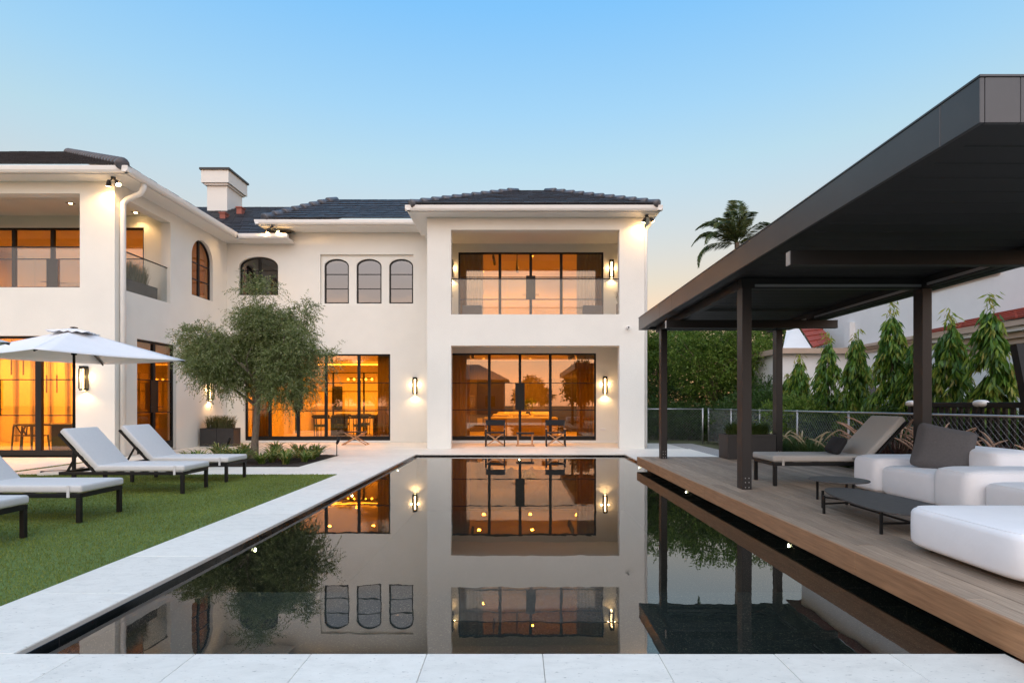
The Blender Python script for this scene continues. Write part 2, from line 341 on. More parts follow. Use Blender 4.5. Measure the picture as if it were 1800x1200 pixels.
# water: mirror by Fresnel over a dark basin, faint ripples
def watermat():
    m, n, b = newmat('pool_water'); n.nodes.remove(b)
    t = n.nodes.new('ShaderNodeTexCoord'); mpp = n.nodes.new('ShaderNodeMapping'); n.links.new(t.outputs['Object'], mpp.inputs[0]); mpp.inputs['Scale'].default_value = (1.0,.55,1)
    z = n.nodes.new('ShaderNodeTexNoise'); n.links.new(mpp.outputs[0], z.inputs[0]); z.inputs['Scale'].default_value = 2.2; z.inputs['Detail'].default_value = 3
    bp = n.nodes.new('ShaderNodeBump'); bp.inputs['Strength'].default_value = .022; bp.inputs['Distance'].default_value = .05; n.links.new(z.outputs[0], bp.inputs['Height'])
    tr = n.nodes.new('ShaderNodeBsdfTransparent'); tr.inputs[0].default_value = (.62,.72,.70,1)
    g = n.nodes.new('ShaderNodeBsdfGlossy'); g.inputs['Roughness'].default_value = 0.0; n.links.new(bp.outputs[0], g.inputs['Normal'])
    lw = n.nodes.new('ShaderNodeLayerWeight'); lw.inputs[0].default_value = .5; n.links.new(bp.outputs[0], lw.inputs['Normal'])   # Facing = 1 - cos
    pw = n.nodes.new('ShaderNodeMath'); pw.operation = 'POWER'; n.links.new(lw.outputs['Facing'], pw.inputs[0]); pw.inputs[1].default_value = 5
    f = n.nodes.new('ShaderNodeMath'); f.operation = 'MULTIPLY_ADD'; n.links.new(pw.outputs[0], f.inputs[0]); f.inputs[1].default_value = .83; f.inputs[2].default_value = .17
    mx = n.nodes.new('ShaderNodeMixShader'); n.links.new(f.outputs[0], mx.inputs[0]); n.links.new(tr.outputs[0], mx.inputs[1]); n.links.new(g.outputs[0], mx.inputs[2])
    n.links.new(mx.outputs[0], n.nodes['Material Output'].inputs[0]); return m
M['water'] = watermat()
def basinmat():
    m, n, b = newmat('pebble_basin'); t = n.nodes.new('ShaderNodeTexCoord'); v = n.nodes.new('ShaderNodeTexVoronoi'); n.links.new(t.outputs['Object'], v.inputs[0]); v.inputs['Scale'].default_value = 130
    q = n.nodes.new('ShaderNodeValToRGB'); sp = n.nodes.new('ShaderNodeSeparateColor'); n.links.new(v.outputs['Color'], sp.inputs[0]); n.links.new(sp.outputs[0], q.inputs[0])
    ramp(q, [(0, (.006,.006,.006)), (.72, (.022,.020,.017)), (.90, (.07,.06,.045)), (1, (.22,.18,.12))])
    n.links.new(q.outputs[0], b.inputs['Base Color']); b.inputs['Roughness'].default_value = .6; return m
M['basin'] = basinmat()
# ------------------------------------------------------------------ the setting: ground, pool, paving, lawn
PL, PR, PN, PF, WZ = -2.83, 3.02, 3.196, 16.0, -0.065       # pool: left, right, near and far edge, water level
g = MB()
B = 400
for (x0, x1, y0, y1) in ((-B, PL-.05, -B, B), (PR+.05, B, -B, B), (PL-.05, PR+.05, -B, PN-.05), (PL-.05, PR+.05, PF+.05, B)):
    g.add([(x0,y0,-.06),(x1,y0,-.06),(x1,y1,-.06),(x0,y1,-.06)], [(0,1,2,3)])
tag(g.build('ground', M['ground']), 'flat garden soil reaching out beyond the terrace and houses', kind='structure')
b = MB()
LEDGE = 5.15
def quad(m, a, b_, c, d): m.add([a, b_, c, d], [(0,1,2,3)])
quad(b, (PL,PN,-.30), (PR,PN,-.30), (PR,LEDGE,-.30), (PL,LEDGE,-.30))
quad(b, (PL,LEDGE,-.30), (PR,LEDGE,-.30), (PR,LEDGE,-1.6), (PL,LEDGE,-1.6))
quad(b, (PL,LEDGE,-1.6), (PR,LEDGE,-1.6), (PR,PF,-1.6), (PL,PF,-1.6))
for (ax, ay, bx, by, z) in ((PL,PN,PL,PF,-1.6), (PR,PF,PR,PN,-1.6), (PL,PF,PR,PF,-1.6), (PR,PN,PL,PN,-1.6)):
    quad(b, (ax,ay,z), (bx,by,z), (bx,by,-.03), (ax,ay,-.03))
tag(b.build('pool_basin', M['basin']), 'dark pebble finished basin of the swimming pool with a shallow ledge', kind='structure')
wm = MB(); quad(wm, (PL+.012,PN+.012,WZ), (PR-.012,PN+.012,WZ), (PR-.012,PF-.012,WZ), (PL+.012,PF-.012,WZ))
tag(wm.build('water', M['water']), 'still dark pool water mirroring the white house', kind='structure')
# waterline tiles, one by one, along three sides
wt = empty('pool_waterline', (0,0,0)); tag(wt, 'black glazed waterline tiles round the pool', kind='structure')
tl = .305
tme = MB().rbox(-tl/2+.0015, tl/2-.0015, 0, .011, -.16, -.032, .002, 1).mesh('tile', M['pooltile'])
for i in range(int((PF-PN)/tl)):
    y = PN + tl*(i+.5)
    inst('tile', tme, (PL, y, 0), wt, (0,0,-R(90)))
    inst('tile', tme, (PR, y, 0), wt, (0,0,R(90)))
for i in range(int((PR-PL)/tl)):
    inst('tile', tme, (PL+tl*(i+.5)+.06, PF, 0), wt, (0,0,R(180)))
# paving slabs
PAVE = {}
def pavers(parent, x0, x1, y0, y1, sx, sy, skip=None, off=.0, edge=None):
    nx = max(1, round((x1-x0)/sx)); ny = max(1, round((y1-y0)/sy)); ax = (x1-x0)/nx; ay = (y1-y0)/ny; k = (round(ax,3), round(ay,3))
    if k not in PAVE: PAVE[k] = MB().rbox(-ax/2+.0013, ax/2-.0013, -ay/2+.0013, ay/2-.0013, -.035, 0, .0025, 1).mesh('paver', M['stone'])
    for i in range(nx):
        for j in range(ny):
            cx, cy_ = x0+ax*(i+.5), y0+ay*(j+.5)
            if skip and skip(cx, cy_): continue
            inst('paver', PAVE[k], (cx, cy_, rnd.uniform(-.0006,.0006)), parent)
def sheet(name, rects, z, mt, label, parent=None):
    s = MB()
    for (x0,x1,y0,y1) in rects: s.add([(x0,y0,z),(x1,y0,z),(x1,y1,z),(x0,y1,z)], [(0,1,2,3)])
    o = s.build(name, mt, parent)
    if parent is None: tag(o, label, kind='structure')
    return o
GX = -3.585                                               # lawn edge
fc = sheet('pool_coping', [(-7,2.72,-1.6,PN-.03), (GX,PL-.03,PN-.03,11.38), (2.72,7,-1.6,2.0)], -.03, M['joint'], 'pale limestone coping slabs in front of and along the pool')
pavers(fc, -7.0, 2.74, -1.6, PN, .67, 1.2)
pavers(fc, GX, PL, PN, 11.38, .75, 1.02)
MB().box(PL+.0005, PL+.006, PN+.01, PF-.01, -.031, -.004).build('coping_edge', M['coping_edge'], fc)     # warm sawn edge of the coping
BX0, BX1, BY0, BY1 = -8.3, -4.88, 12.7, 15.7               # planting bed
pt = sheet('patio', [(-20,BX0,11.38,15), (BX0,PL-.03,11.38,BY0), (BX1,PL-.03,BY0,BY1), (-10.6,BX0,15,20.8), (BX0,PL-.03,BY1,20.8), (PL-.03,5.45,PF+.03,20.8), (PR+.03,5.45,12.9,PF+.03)], -.03, M['joint'], 'pale limestone terrace between the house, the lawn and the pool')
pavers(pt, -20.0, BX0, 11.38, 14.98, 1.2, .6)
pavers(pt, BX0, PL, 11.38, BY0, 1.2, .6)
pavers(pt, BX1, PL, BY0, BY1, 1.03, .6)
pavers(pt, -10.6, BX0, 14.98, 20.78, 1.15, .6)
pavers(pt, BX0, PL, BY1, 20.78, 1.1, .6)
pavers(pt, PL, 4.02, PF, 20.58, 1.2, .6, skip=lambda x, y: False)
pavers(pt, PR, 5.4, 13.0, PF, 1.2, .6)
pavers(pt, 4.02, 5.4, PF, 17.8, .7, .6)
bed = MB().add([(BX0,BY0,-.02),(BX1,BY0,-.02),(BX1,BY1,-.02),(BX0,BY1,-.02)], [(0,1,2,3)])
nb = 40; bb = MB()
for i in range(nb+1):
    for j in range(nb+1):
        bb.v.append((BX0+(BX1-BX0)*i/nb, BY0+(BY1-BY0)*j/nb, -.012+rnd.uniform(0,.035)*(0 if i in (0,nb) or j in (0,nb) else 1)))
for i in range(nb):
    for j in range(nb): a = i*(nb+1)+j; bb.f.append((a, a+nb+1, a+nb+2, a+1))
tag(bb.build('planting_bed', M['soil']), 'dark mulch bed cut into the terrace round the olive tree', kind='structure')
tag(sheet('gravel', [(5.45,6.3,13.0,20.5)], -.02, M['gravel'], ''), 'grey gravel strip between terrace and boundary fence', kind='stuff')
# lawn
tag(sheet('lawn', [(-20,GX,1.5,11.37)], -.006, M['turfbase'], ''), 'artificial turf lawn on which the sun loungers stand', kind='structure')
def blades(n, x0, x1, y0, y1, far):
    u = nr.random(n); y = y0 + (y1-y0)*u**far; x = x0 + (x1-x0)*nr.random(n)
    keep = (x > -1.02*y-1.5); x = x[keep]; y = y[keep]; n = len(x)
    P = np.stack([x, y, np.full(n, -.008)], 1); D = np.stack([nr.normal(0,.42,n)+.1, nr.normal(0,.42,n), np.ones(n)], 1)
    return leafquads(P, D, nr.uniform(.018,.032,n), nr.uniform(.0028,.0045,n)*(0.55+y/7.0))
V = np.concatenate([blades(230000, -13.5, GX-.004, 2.6, 11.36, 1.25)])
tag(quads('grass', V, M['turf']), 'short dense green turf blades of the lawn', kind='stuff')
sv = blades(4000, -10.46, -10.34, 11.5, 14.7, 1.0)
tag(quads('turf_strip', sv, M['turf']), 'thin strip of turf between terrace slabs near the house corner', kind='stuff')

# ------------------------------------------------------------------ deck
DX0, DX1, DY0, DY1, DZ = 2.76, 6.25, 2.0, 12.97, 0.20
dk = empty('wood_deck', (DX0, DY1, 0)); tag(dk, 'brown timber deck floating beside the pool under the black pergola', 'deck')
dk.matrix_world = Matrix.Translation((0,0,0)); bwid = .139
nbrd = int((DX1-DX0)/bwid)
cuts = {}
for i in range(nbrd):
    x0 = DX0+.001+i*bwid; ys = [DY0, DY0+rnd.uniform(1.2,3.4)]
    while ys[-1] + 3.66 < DY1: ys.append(ys[-1]+3.66)
    if DY1-ys[-1] < .5: ys.pop()
    ys.append(DY1)
    for a, c in zip(ys, ys[1:]):
        o = MB().rbox(x0+.004, x0+bwid-.004, a+.0015, c-.0015, DZ-.025, DZ+rnd.uniform(-.0008,.0008), .003, 1).build('board', M['deck'], dk)
ys = [DY0, 4.6, 8.3, 11.0, DY1]
for a, c in zip(ys, ys[1:]): MB().rbox(DX0-.026, DX0-.001, a+.001, c-.001, .015, DZ+.002, .004, 1).build('fascia_board', M['fascwood'], dk)
for a, c in ((DX0-.026, 4.5), (4.5, DX1)): MB().rbox(a+.001, c-.001, DY1+.001, DY1+.024, .015, DZ+.001, .004, 1).build('fascia_board', M['deck'], dk)
sub = MB()
for y in np.arange(DY0+.2, DY1, .45): sub.box(DX0+.03, DX1-.03, y-.02, y+.02, .05, DZ-.028)
tag(sub.build('joists', M['darkwood'], dk), kind='stuff')
MB().box(PR+.02, PR+.06, DY0, DY1-.1, -.058, DZ-.03).build('void_shade_board', M['black'], dk)  # black board added to stand for the shaded void under the deck

# ------------------------------------------------------------------ pergola
pg = empty('pergola', (0,0,0)); tag(pg, 'flat roofed black metal pergola standing on the timber deck', 'pergola')
RX0, RX1, RY0, RY1, RZ0, RZ1 = 2.84, 6.36, 3.49, 13.3, 3.125, 3.405
for (px_, py_) in ((3.165,12.5), (3.165,8.0), (5.70,12.5), (5.70,8.0)):
    p = MB().rbox(px_, px_+.135, py_, py_+.19, DZ, 3.03, .004, 1).build('post', M['bronze'], pg)
    bl = MB()
    for dx in (.045, .095):
        for dz in (.03, .10, .16): bl.tube([(px_+dx, py_-.004, DZ+dz), (px_+dx, py_+.002, DZ+dz)], .008, 6)
    tag(bl.build('bolts', M['steel'], p), kind='stuff')
# fascia panels with joints
ysp = [RY0, 3.82, 10.45, 11.35, RY1]
for a, c in zip(ysp, ysp[1:]): MB().rbox(RX0, RX0+.03, a+.0015, c-.0015, RZ0, RZ1, .003, 1).build('fascia_panel', M['fascia'], pg)
for a, c in zip(ysp, ysp[1:]): MB().rbox(RX1-.03, RX1, a+.0015, c-.0015, RZ0, RZ1, .003, 1).build('fascia_panel', M['fascia'], pg)
for a, c in ((RX0+.031, RX0+.25), (RX0+.25, 4.6), (4.6, RX1-.031)):
    MB().rbox(a+.0015, c-.0015, RY0, RY0+.03, RZ0, RZ1, .003, 1).build('fascia_panel', M['fascia'], pg)
    MB().rbox(a+.0015, c-.0015, RY1-.03, RY1, RZ0, RZ1, .003, 1).build('fascia_panel', M['fascia'], pg)
MB().box(RX0-.006, RX1+.006, RY0-.006, RY1+.006, RZ1+.001, RZ1+.014).build('roof_cap', M['fascia'], pg)
# inner lip
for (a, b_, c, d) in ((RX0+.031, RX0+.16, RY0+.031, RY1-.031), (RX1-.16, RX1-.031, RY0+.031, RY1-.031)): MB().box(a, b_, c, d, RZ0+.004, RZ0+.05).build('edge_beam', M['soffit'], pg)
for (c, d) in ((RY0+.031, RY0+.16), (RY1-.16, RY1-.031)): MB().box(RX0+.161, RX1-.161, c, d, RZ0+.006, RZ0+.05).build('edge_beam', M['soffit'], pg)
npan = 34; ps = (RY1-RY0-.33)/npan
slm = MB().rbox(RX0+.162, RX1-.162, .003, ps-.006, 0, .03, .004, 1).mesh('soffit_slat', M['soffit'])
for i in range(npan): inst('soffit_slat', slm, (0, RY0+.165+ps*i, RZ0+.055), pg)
# beams
for y in (8.0, 12.5): MB().rbox(3.165, 5.835, y+.02, y+.17, 3.032, RZ0+.052, .003, 1).build('beam', M['bronze'], pg)
for x, y0b in ((3.17, 8.2), (5.705, 4.0)): MB().rbox(x, x+.125, y0b, 13.0, 3.034, RZ0+.050, .003, 1).build('beam', M['soffit'], pg)
for y in (6.03, 11.03):
    o = MB().rbox(2.90, 6.22, y, y+.1, 2.875, 3.029, .003, 1).build('cross_beam', M['bronze'], pg)
    o = MB().box(2.894, 2.899, y+.005, y+.095, 2.88, 3.024).build('end_plate', M['steel'], pg)
for y in (8.0, 12.5): MB().box(3.35, 5.69, y+.005, y+.018, 3.05, 3.085).build('light_strip', M['steel'], pg)
for (a, c) in ((4.1, 5.95), (6.2, 7.9), (8.2, 10.9), (11.2, 12.4)): MB().box(5.688, 5.703, a, c, 3.05, 3.085).build('light_strip', M['steel'], pg)

# ------------------------------------------------------------------ house
H = empty('house', (0,0,0)); tag(H, 'white two storey stucco villa with dark tiled hip roofs and lit rooms', 'house')
YL, YM, YR, XS = 15.0, 20.8, 17.9, -10.61          # left wing front, middle wall, right block front, left wing side
XA, XB = -2.83, 4.01                               # right block
def wall(name, a0, a1, z0, z1, d0, d1, holes=(), axis='y', mt='stucco', parent=H, arches=()):
    """wall between a0..a1 and z0..z1, thickness d0..d1 along the axis, rectangular holes (u0,u1,v0,v1);
       arches (u0,u1,spring,top) fill the corners of a hole above its spring line"""
    us = sorted({a0, a1, *[h[0] for h in holes], *[h[1] for h in holes]}); vs = sorted({z0, z1, *[h[2] for h in holes], *[h[3] for h in holes]})
    us = [u for u in us if a0 <= u <= a1]; vs = [v for v in vs if z0 <= v <= z1]
    def P(u, d, v): return (u, d, v) if axis == 'y' else (d, u, v)
    def solid(i, j):
        if i < 0 or j < 0 or i >= len(us)-1 or j >= len(vs)-1: return False
        cu, cv = (us[i]+us[i+1])/2, (vs[j]+vs[j+1])/2
        return not any(h[0] < cu < h[1] and h[2] < cv < h[3] for h in holes)
    m = MB()
    for i in range(len(us)-1):
        for j in range(len(vs)-1):
            if not solid(i, j): continue
            u0, u1, v0, v1 = us[i], us[i+1], vs[j], vs[j+1]
            for d in (d0, d1): m.add([P(u0,d,v0), P(u1,d,v0), P(u1,d,v1), P(u0,d,v1)], [(0,1,2,3)])
            if not solid(i-1, j): m.add([P(u0,d0,v0), P(u0,d1,v0), P(u0,d1,v1), P(u0,d0,v1)], [(0,1,2,3)])
            if not solid(i+1, j): m.add([P(u1,d0,v0), P(u1,d1,v0), P(u1,d1,v1), P(u1,d0,v1)], [(0,1,2,3)])
            if not solid(i, j-1): m.add([P(u0,d0,v0), P(u1,d0,v0), P(u1,d1,v0), P(u0,d1,v0)], [(0,1,2,3)])
            if not solid(i, j+1): m.add([P(u0,d0,v1), P(u1,d0,v1), P(u1,d1,v1), P(u0,d1,v1)], [(0,1,2,3)])
    for (u0, u1, sp, tp) in arches:
        cu, hw, rise, N = (u0+u1)/2, (u1-u0)/2, tp-sp, 14
        for sgn in (-1, 1):
            pts = [(cu+sgn*hw*math.cos(math.pi/2*k/N), sp+rise*math.sin(math.pi/2*k/N)) for k in range(N+1)]
            for p, q in zip(pts, pts[1:]):
                m.add([P(p[0],d0,p[1]), P(q[0],d0,q[1]), P(q[0],d0,tp), P(p[0],d0,tp)], [(0,1,2,3)])
                m.add([P(p[0],d1,p[1]), P(q[0],d1,q[1]), P(q[0],d1,tp), P(p[0],d1,tp)], [(0,1,2,3)])
                m.add([P(p[0],d0,p[1]), P(q[0],d0,q[1]), P(q[0],d1,q[1]), P(p[0],d1,p[1])], [(0,1,2,3)])
    bm = bmesh.new(); me = m.mesh(name, M[mt]); bm.from_mesh(me); bmesh.ops.remove_doubles(bm, verts=bm.verts, dist=1e-5); bmesh.ops.recalc_face_normals(bm, faces=bm.faces); bm.to_mesh(me); bm.free()
    o = bpy.data.objects.new(name, me); col.objects.link(o); o.parent = parent; return o

EV = 7.27                                          # soffit height
# left wing
wall('wall', -20, XS, 0, EV, YL, YL+.3, [(-20.01,-11.64,-.01,3.2), (-18,-11.53,4.475,6.95)])
wall('wall', YL+.302, YM+.3, 0, EV, XS-.3, XS, [(15.88,17.71,-.01,3.23), (15.42,17.42,4.475,6.95), (18.55,19.83,4.97,6.90)], axis='x', arches=[(18.55,19.83,6.27,6.90)])
wall('balcony_wall', -20, XS-.31, 3.75, 7.22, 17.6, 17.8, [(-18.2,-11.55,3.74,6.86)])
# middle wall with the three arched windows set in a shallow recess
wall('wall', XS, XA-.002, 0, 7.66, YM, YM+.3, [(-9.96,-4.64,-.01,3.23), (-10.17,-8.74,5.38,6.79), (-7.2,-3.80,5.05,6.87)], arches=[(-10.17,-8.74,6.42,6.79)])
tri = [(-7.08,-6.18), (-5.90,-4.98), (-4.70,-3.82)]
wall('window_recess', -7.2, -3.80, 5.05, 6.87, YM+.10, YM+.299, [(a,c,5.09,6.73) for a, c in tri], arches=[(a,c,6.46,6.73) for a, c in tri])
# right block
wall('wall', XA, XB, 0, EV, YR, YR+.3, [(-2.08,3.22,-.01,3.24), (-2.08,3.22,4.22,6.88)])
wall('wall', YR+.301, 26, 0, EV, XA, XA+.2, axis='x'); wall('wall', YR+.301, 26, 0, EV, XB-.2, XB, axis='x')
YB = 20.6                                          # back of the loggias
wall('loggia_wall', XA+.201, XB-.201, 0, 3.45, YB, YB+.2, [(-2.49,2.86,.09,3.24)])
wall('loggia_wall', XA+.201, XB-.201, 3.95, 7.2, YB, YB+.2, [(-2.13,3.13,3.96,6.9)])
for (x0,x1,y0,y1,z0,z1) in ((XA+.202,XB-.202,YR+.302,26,3.451,3.949), (XA+.202,XB-.202,YR+.302,YB+.2,7.201,7.26), (-20,XS-.302,YL+.302,21,3.6,3.749), (-20,XS-.302,YL+.302,17.8,7.221,7.265)):
    MB().box(x0,x1,y0,y1,z0,z1).build('floor_slab', M['stucco'], H)

# ---- doors and windows
def bars(m, P, u0, u1, v0, v1, d, dep):                # a bar on the wall plane
    a = P(u0, d, v0); c = P(u1, d+dep, v1); m.box(min(a[0],c[0]), max(a[0],c[0]), min(a[1],c[1]), max(a[1],c[1]), v0, v1)
def door(u0, u1, z0, z1, d, muls, mids, lock=None, axis='y', inward=1, botrail=.15, glass='glass', lockz=(1.15,2.05), fr=.06, mw=.10, name='door', label=None):
    """framed glass door wall: frame, one leaf of glass per bay with muntins, lock plates and handles"""
    D = empty(name); D.parent = H
    if label: D['label'] = label
    dep = .07*inward
    P = (lambda u, dd, v: (u, dd, v)) if axis == 'y' else (lambda u, dd, v: (dd, u, v))
    f = MB(); bars(f, P, u0, u0+fr, z0, z1, d, dep); bars(f, P, u1-fr, u1, z0, z1, d, dep); bars(f, P, u0+fr, u1-fr, z1-fr, z1, d, dep); bars(f, P, u0+fr, u1-fr, z0, z0+botrail, d, dep)
    f.build('frame', M['black'], D)
    edges = [u0+fr]
    for q in muls:
        m = MB(); bars(m, P, q-mw/2, q+mw/2, z0+botrail, z1-fr, d-.012*inward, dep+.02*inward); m.build('mullion', M['black'], D); edges += [q-mw/2, q+mw/2]
    edges.append(u1-fr)
    for a, c in zip(edges[::2], edges[1::2]):
        m = MB(); bars(m, P, a-.004, c+.004, z0+botrail-.004, z1-fr+.004, d+.03*inward, .008*inward); m.build('pane', M[glass], D)
        for z in mids:
            m = MB(); bars(m, P, a, c, z-.013, z+.013, d+.015*inward, .04*inward); m.build('muntin', M['black'], D)
    if lock is not None:
        for s in (-1, 1):
            m = MB(); bars(m, P, min(lock, lock+s*.17), max(lock, lock+s*.17), lockz[0], lockz[1], d-.018*inward, .03*inward); lp = m.build('lock_plate', M['black'], D)
            h = MB(); hz = lockz[0]+.16
            p0 = P(lock+s*.13, d-.02*inward, hz); p1 = P(lock+s*.13, d-.075*inward, hz); p2 = P(lock+s*.30, d-.075*inward, hz)
            h.tube([p0, p1], .010, 6); h.tube([p1, p2], .010, 6); h.build('handle', M['black'], D)
    return D
def xs(pxs, Y): return [PX(p, Y) for p in pxs]
door(-18.2, -11.55, 3.76, 6.86, 17.65, [-16.9, -15.62, -14.42, -13.15], [5.9, 5.02], lock=-14.42, lockz=(5.02,5.9), botrail=.12, glass='glass')
door(-20, -11.64, .03, 3.2, YL+.12, [-18.4, -16.9, -15.4, -13.9, -12.72], [2.05, 1.10], lock=-13.9, lockz=(1.1,2.05), mw=.16)
door(15.88, 17.71, .06, 3.23, XS-.10, [16.78], [2.10, 1.16], lock=16.78, lockz=(1.16,2.1), axis='x', inward=-1, botrail=.22)
door(-9.96, -4.64, .07, 3.23, YM+.06, xs([473,523,572,630], YM), [2.18, 1.20], lock=PX(523,YM), lockz=(1.2,2.18))
door(-2.49, 2.86, .09, 3.24, YB+.04, xs([860,914,967.5], YB), [2.16, 1.19], lock=PX(914,YB), lockz=(1.19,2.16))
door(-2.13, 3.13, 3.96, 6.9, YB+.04, xs([878.7,933,986.7], YB), [6.0, 5.2], lock=PX(933,YB), lockz=(5.2,6.05), glass='glass')
def archwin(u0, u1, z0, sp, tp, d, muls=(), mids=(), axis='y', inward=1, fr=.05, glass='darkglass', mw=.05):
    D = empty('window'); D.parent = H; dep = .06*inward; N = 12; cu, hw, rise = (u0+u1)/2, (u1-u0)/2, tp-sp
    P = (lambda u, dd, v: (u, dd, v)) if axis == 'y' else (lambda u, dd, v: (dd, u, v))
    def outline(k): return [(u0+k, z0+k), (u1-k, z0+k)] + [(cu+(hw-k)*math.cos(math.pi*i/(2*N)*1), sp+(rise-k)*math.sin(math.pi*i/(2*N))) for i in range(2*N+1)]
    o, q = outline(.002), outline(fr); n = len(o); f = MB()
    for a, b_ in zip(range(n), [*range(1, n), 0]):
        f.add([P(o[a][0],d,o[a][1]), P(o[b_][0],d,o[b_][1]), P(q[b_][0],d,q[b_][1]), P(q[a][0],d,q[a][1]),
               P(o[a][0],d+dep,o[a][1]), P(o[b_][0],d+dep,o[b_][1]), P(q[b_][0],d+dep,q[b_][1]), P(q[a][0],d+dep,q[a][1])], [(0,1,2,3),(7,6,5,4),(3,2,6,7),(0,4,5,1)])
    f.build('frame', M['black'], D)
    q = outline(fr-.006); g_ = MB(); g_.add([P(p[0],d+.03*inward,p[1]) for p in q]+[P(p[0],d+.038*inward,p[1]) for p in q], [tuple(range(n)), tuple(reversed(range(n,2*n)))])
    g_.build('pane', M[glass], D)
    def top(u): t = (u-cu)/(hw-fr/2); return sp+(rise-fr/2)*math.sqrt(max(0,1-t*t))
    for mu in muls:
        m = MB(); bars(m, P, mu-mw, mu+mw, z0+.03, top(mu), d+.004*inward, .052*inward); m.build('mullion', M['black'], D)
    for z in mids:
        m = MB(); bars(m, P, u0+fr-.01, u1-fr+.01, z-.014, z+.014, d+.015*inward, .04*inward); m.build('muntin', M['black'], D)
    return D
archwin(18.55, 19.83, 4.97, 6.27, 6.90, XS-.10, muls=[19.15], mids=[6.1, 5.55], axis='x', inward=-1, glass='glass')
archwin(-10.17, -8.74, 5.38, 6.42, 6.79, YM+.10, muls=[-9.46], mids=[6.3, 5.85])
for a, c in tri: archwin(a, c, 5.09, 6.46, 6.73, YM+.14, mids=[6.17, 5.64])

# ---- glass railings of the three balconies
def railing(a, b_, z0, z1, n, d, axis):
    Rr = empty('railing'); Rr.parent = H
    P = (lambda u, dd, v: (u, dd, v)) if axis == 'y' else (lambda u, dd, v: (dd, u, v))
    for i in range(n):
        u0, u1 = a+(b_-a)*i/n+.006, a+(b_-a)*(i+1)/n-.006
        m = MB(); bars(m, P, u0, u1, z0, z1, d, .012); m.build('pane', M['railglass'], Rr)
    m = MB(); bars(m, P, a, b_, z1+.001, z1+.028, d-.012, .036); m.build('handrail', M['black'], Rr)
railing(-2.075, 3.215, 4.225, 5.34, 3, YR+.1, 'y')
railing(-18, -11.535, 4.48, 5.55, 4, YL+.1, 'y')
railing(15.425, 17.415, 4.48, 5.55, 2, XS-.12, 'x')

# ---- roofs
def tiled(rows_m, A, Bp, C, Dp, tile=.34, course=.36, thick=.028):
    """tiles on a roof face: eave A->B, ridge D->C"""
    A, Bp, C, Dp = map(Vector, (A, Bp, C, Dp)); nrm = (Bp-A).cross(Dp-A).normalized()
    if nrm.z < 0: nrm = -nrm
    L = ((Dp+C)/2-(A+Bp)/2).length; n = max(2, round(L/course))
    for k in range(n):
        t0, t1 = k/n, min(1.0, (k+1.25)/n)
        a0, b0, a1, b1 = A.lerp(Dp,t0), Bp.lerp(C,t0), A.lerp(Dp,t1), Bp.lerp(C,t1)
        wdt = (b0-a0).length; m = max(1, round(wdt/tile)); sh = .5*(k % 2)/m
        us = sorted({0.0, 1.0, *[min(1,max(0,(i/m)+sh)) for i in range(m+1)]})
        for u, v in zip(us, us[1:]):
            if v-u < 1e-4: continue
            e = (v-u)*.02; lift = thick+rnd.uniform(-.003,.003)
            p0, p1, p2, p3 = a0.lerp(b0,u+e), a0.lerp(b0,v-e), a1.lerp(b1,v-e), a1.lerp(b1,u+e)
            up0 = nrm*lift*1.9; up1 = nrm*lift*.5
            rows_m.add([p0+up0, p1+up0, p2+up1, p3+up1, p0, p1], [(0,1,2,3),(4,5,1,0)])
def roof(name, eave, ridge_z, ridge, base_z, faces):
    """hip roof: faces are (A,B,C,D) corner tuples"""
    Rf = empty(name); Rf.parent = H
    m = MB(); deckm = MB()
    for fc_ in faces:
        tiled(m, *fc_); deckm.add(fc_, [(0,1,2,3)])
    tag(m.build('roof_tiles', M['roof'], Rf), kind='stuff'); deckm.build('roof_deck', M['roof'], Rf)
    return Rf
def hip_caps(Rf, a, b_, size=.2, step=.42, r0=0):
    a, b_ = Vector(a), Vector(b_); d = (b_-a); n = max(2, round(d.length/step)); L = d.length/n
    m = MB().tube([(-.02,0,.0), (.0,0,.0), (L*1.1,0,-.02)], [size*.55, size*.62, size*.46], 14)
    me = m.mesh('hip_tile', M['hip'], True)
    q = d.to_track_quat('X', 'Z').to_euler()
    for i in range(n): inst('hip_tile', me, a+d*(i/n), Rf, q)
# right block roof
ez = 7.46; rz = 9.05; E = [(-3.22,17.22), (4.27,17.22), (4.27,23.6), (-3.22,23.6)]; Rg = [(-.06,20.4), (1.1,20.4)]
P3 = lambda p, z: (p[0], p[1], z)
rr_ = roof('roof', E, rz, Rg, ez, [(P3(E[0],ez),P3(E[1],ez),P3(Rg[1],rz),P3(Rg[0],rz)), (P3(E[2],ez),P3(E[3],ez),P3(Rg[0],rz),P3(Rg[1],rz)),
     (P3(E[1],ez),P3(E[2],ez),P3(Rg[1],rz),P3(Rg[1],rz)), (P3(E[3],ez),P3(E[0],ez),P3(Rg[0],rz),P3(Rg[0],rz))])
hip_caps(rr_, P3(E[0],ez+.01), (Rg[0][0]+.05,Rg[0][1],rz)); hip_caps(rr_, P3(E[1],ez+.01), (Rg[1][0]-.05,Rg[1][1],rz))
# left wing roof
c0, c1 = (-9.98,14.38,7.46), (-16.6,21.0,10.68)
rl = roof('roof', 0,0,0,0, [((-24,14.38,7.46), c0, c1, (-24,21,10.68)), (c0, (-9.98,27,7.46), (-16.6,27,10.68), c1)])
hip_caps(rl, (c0[0],c0[1],c0[2]+.01), c1, size=.26, step=.46)
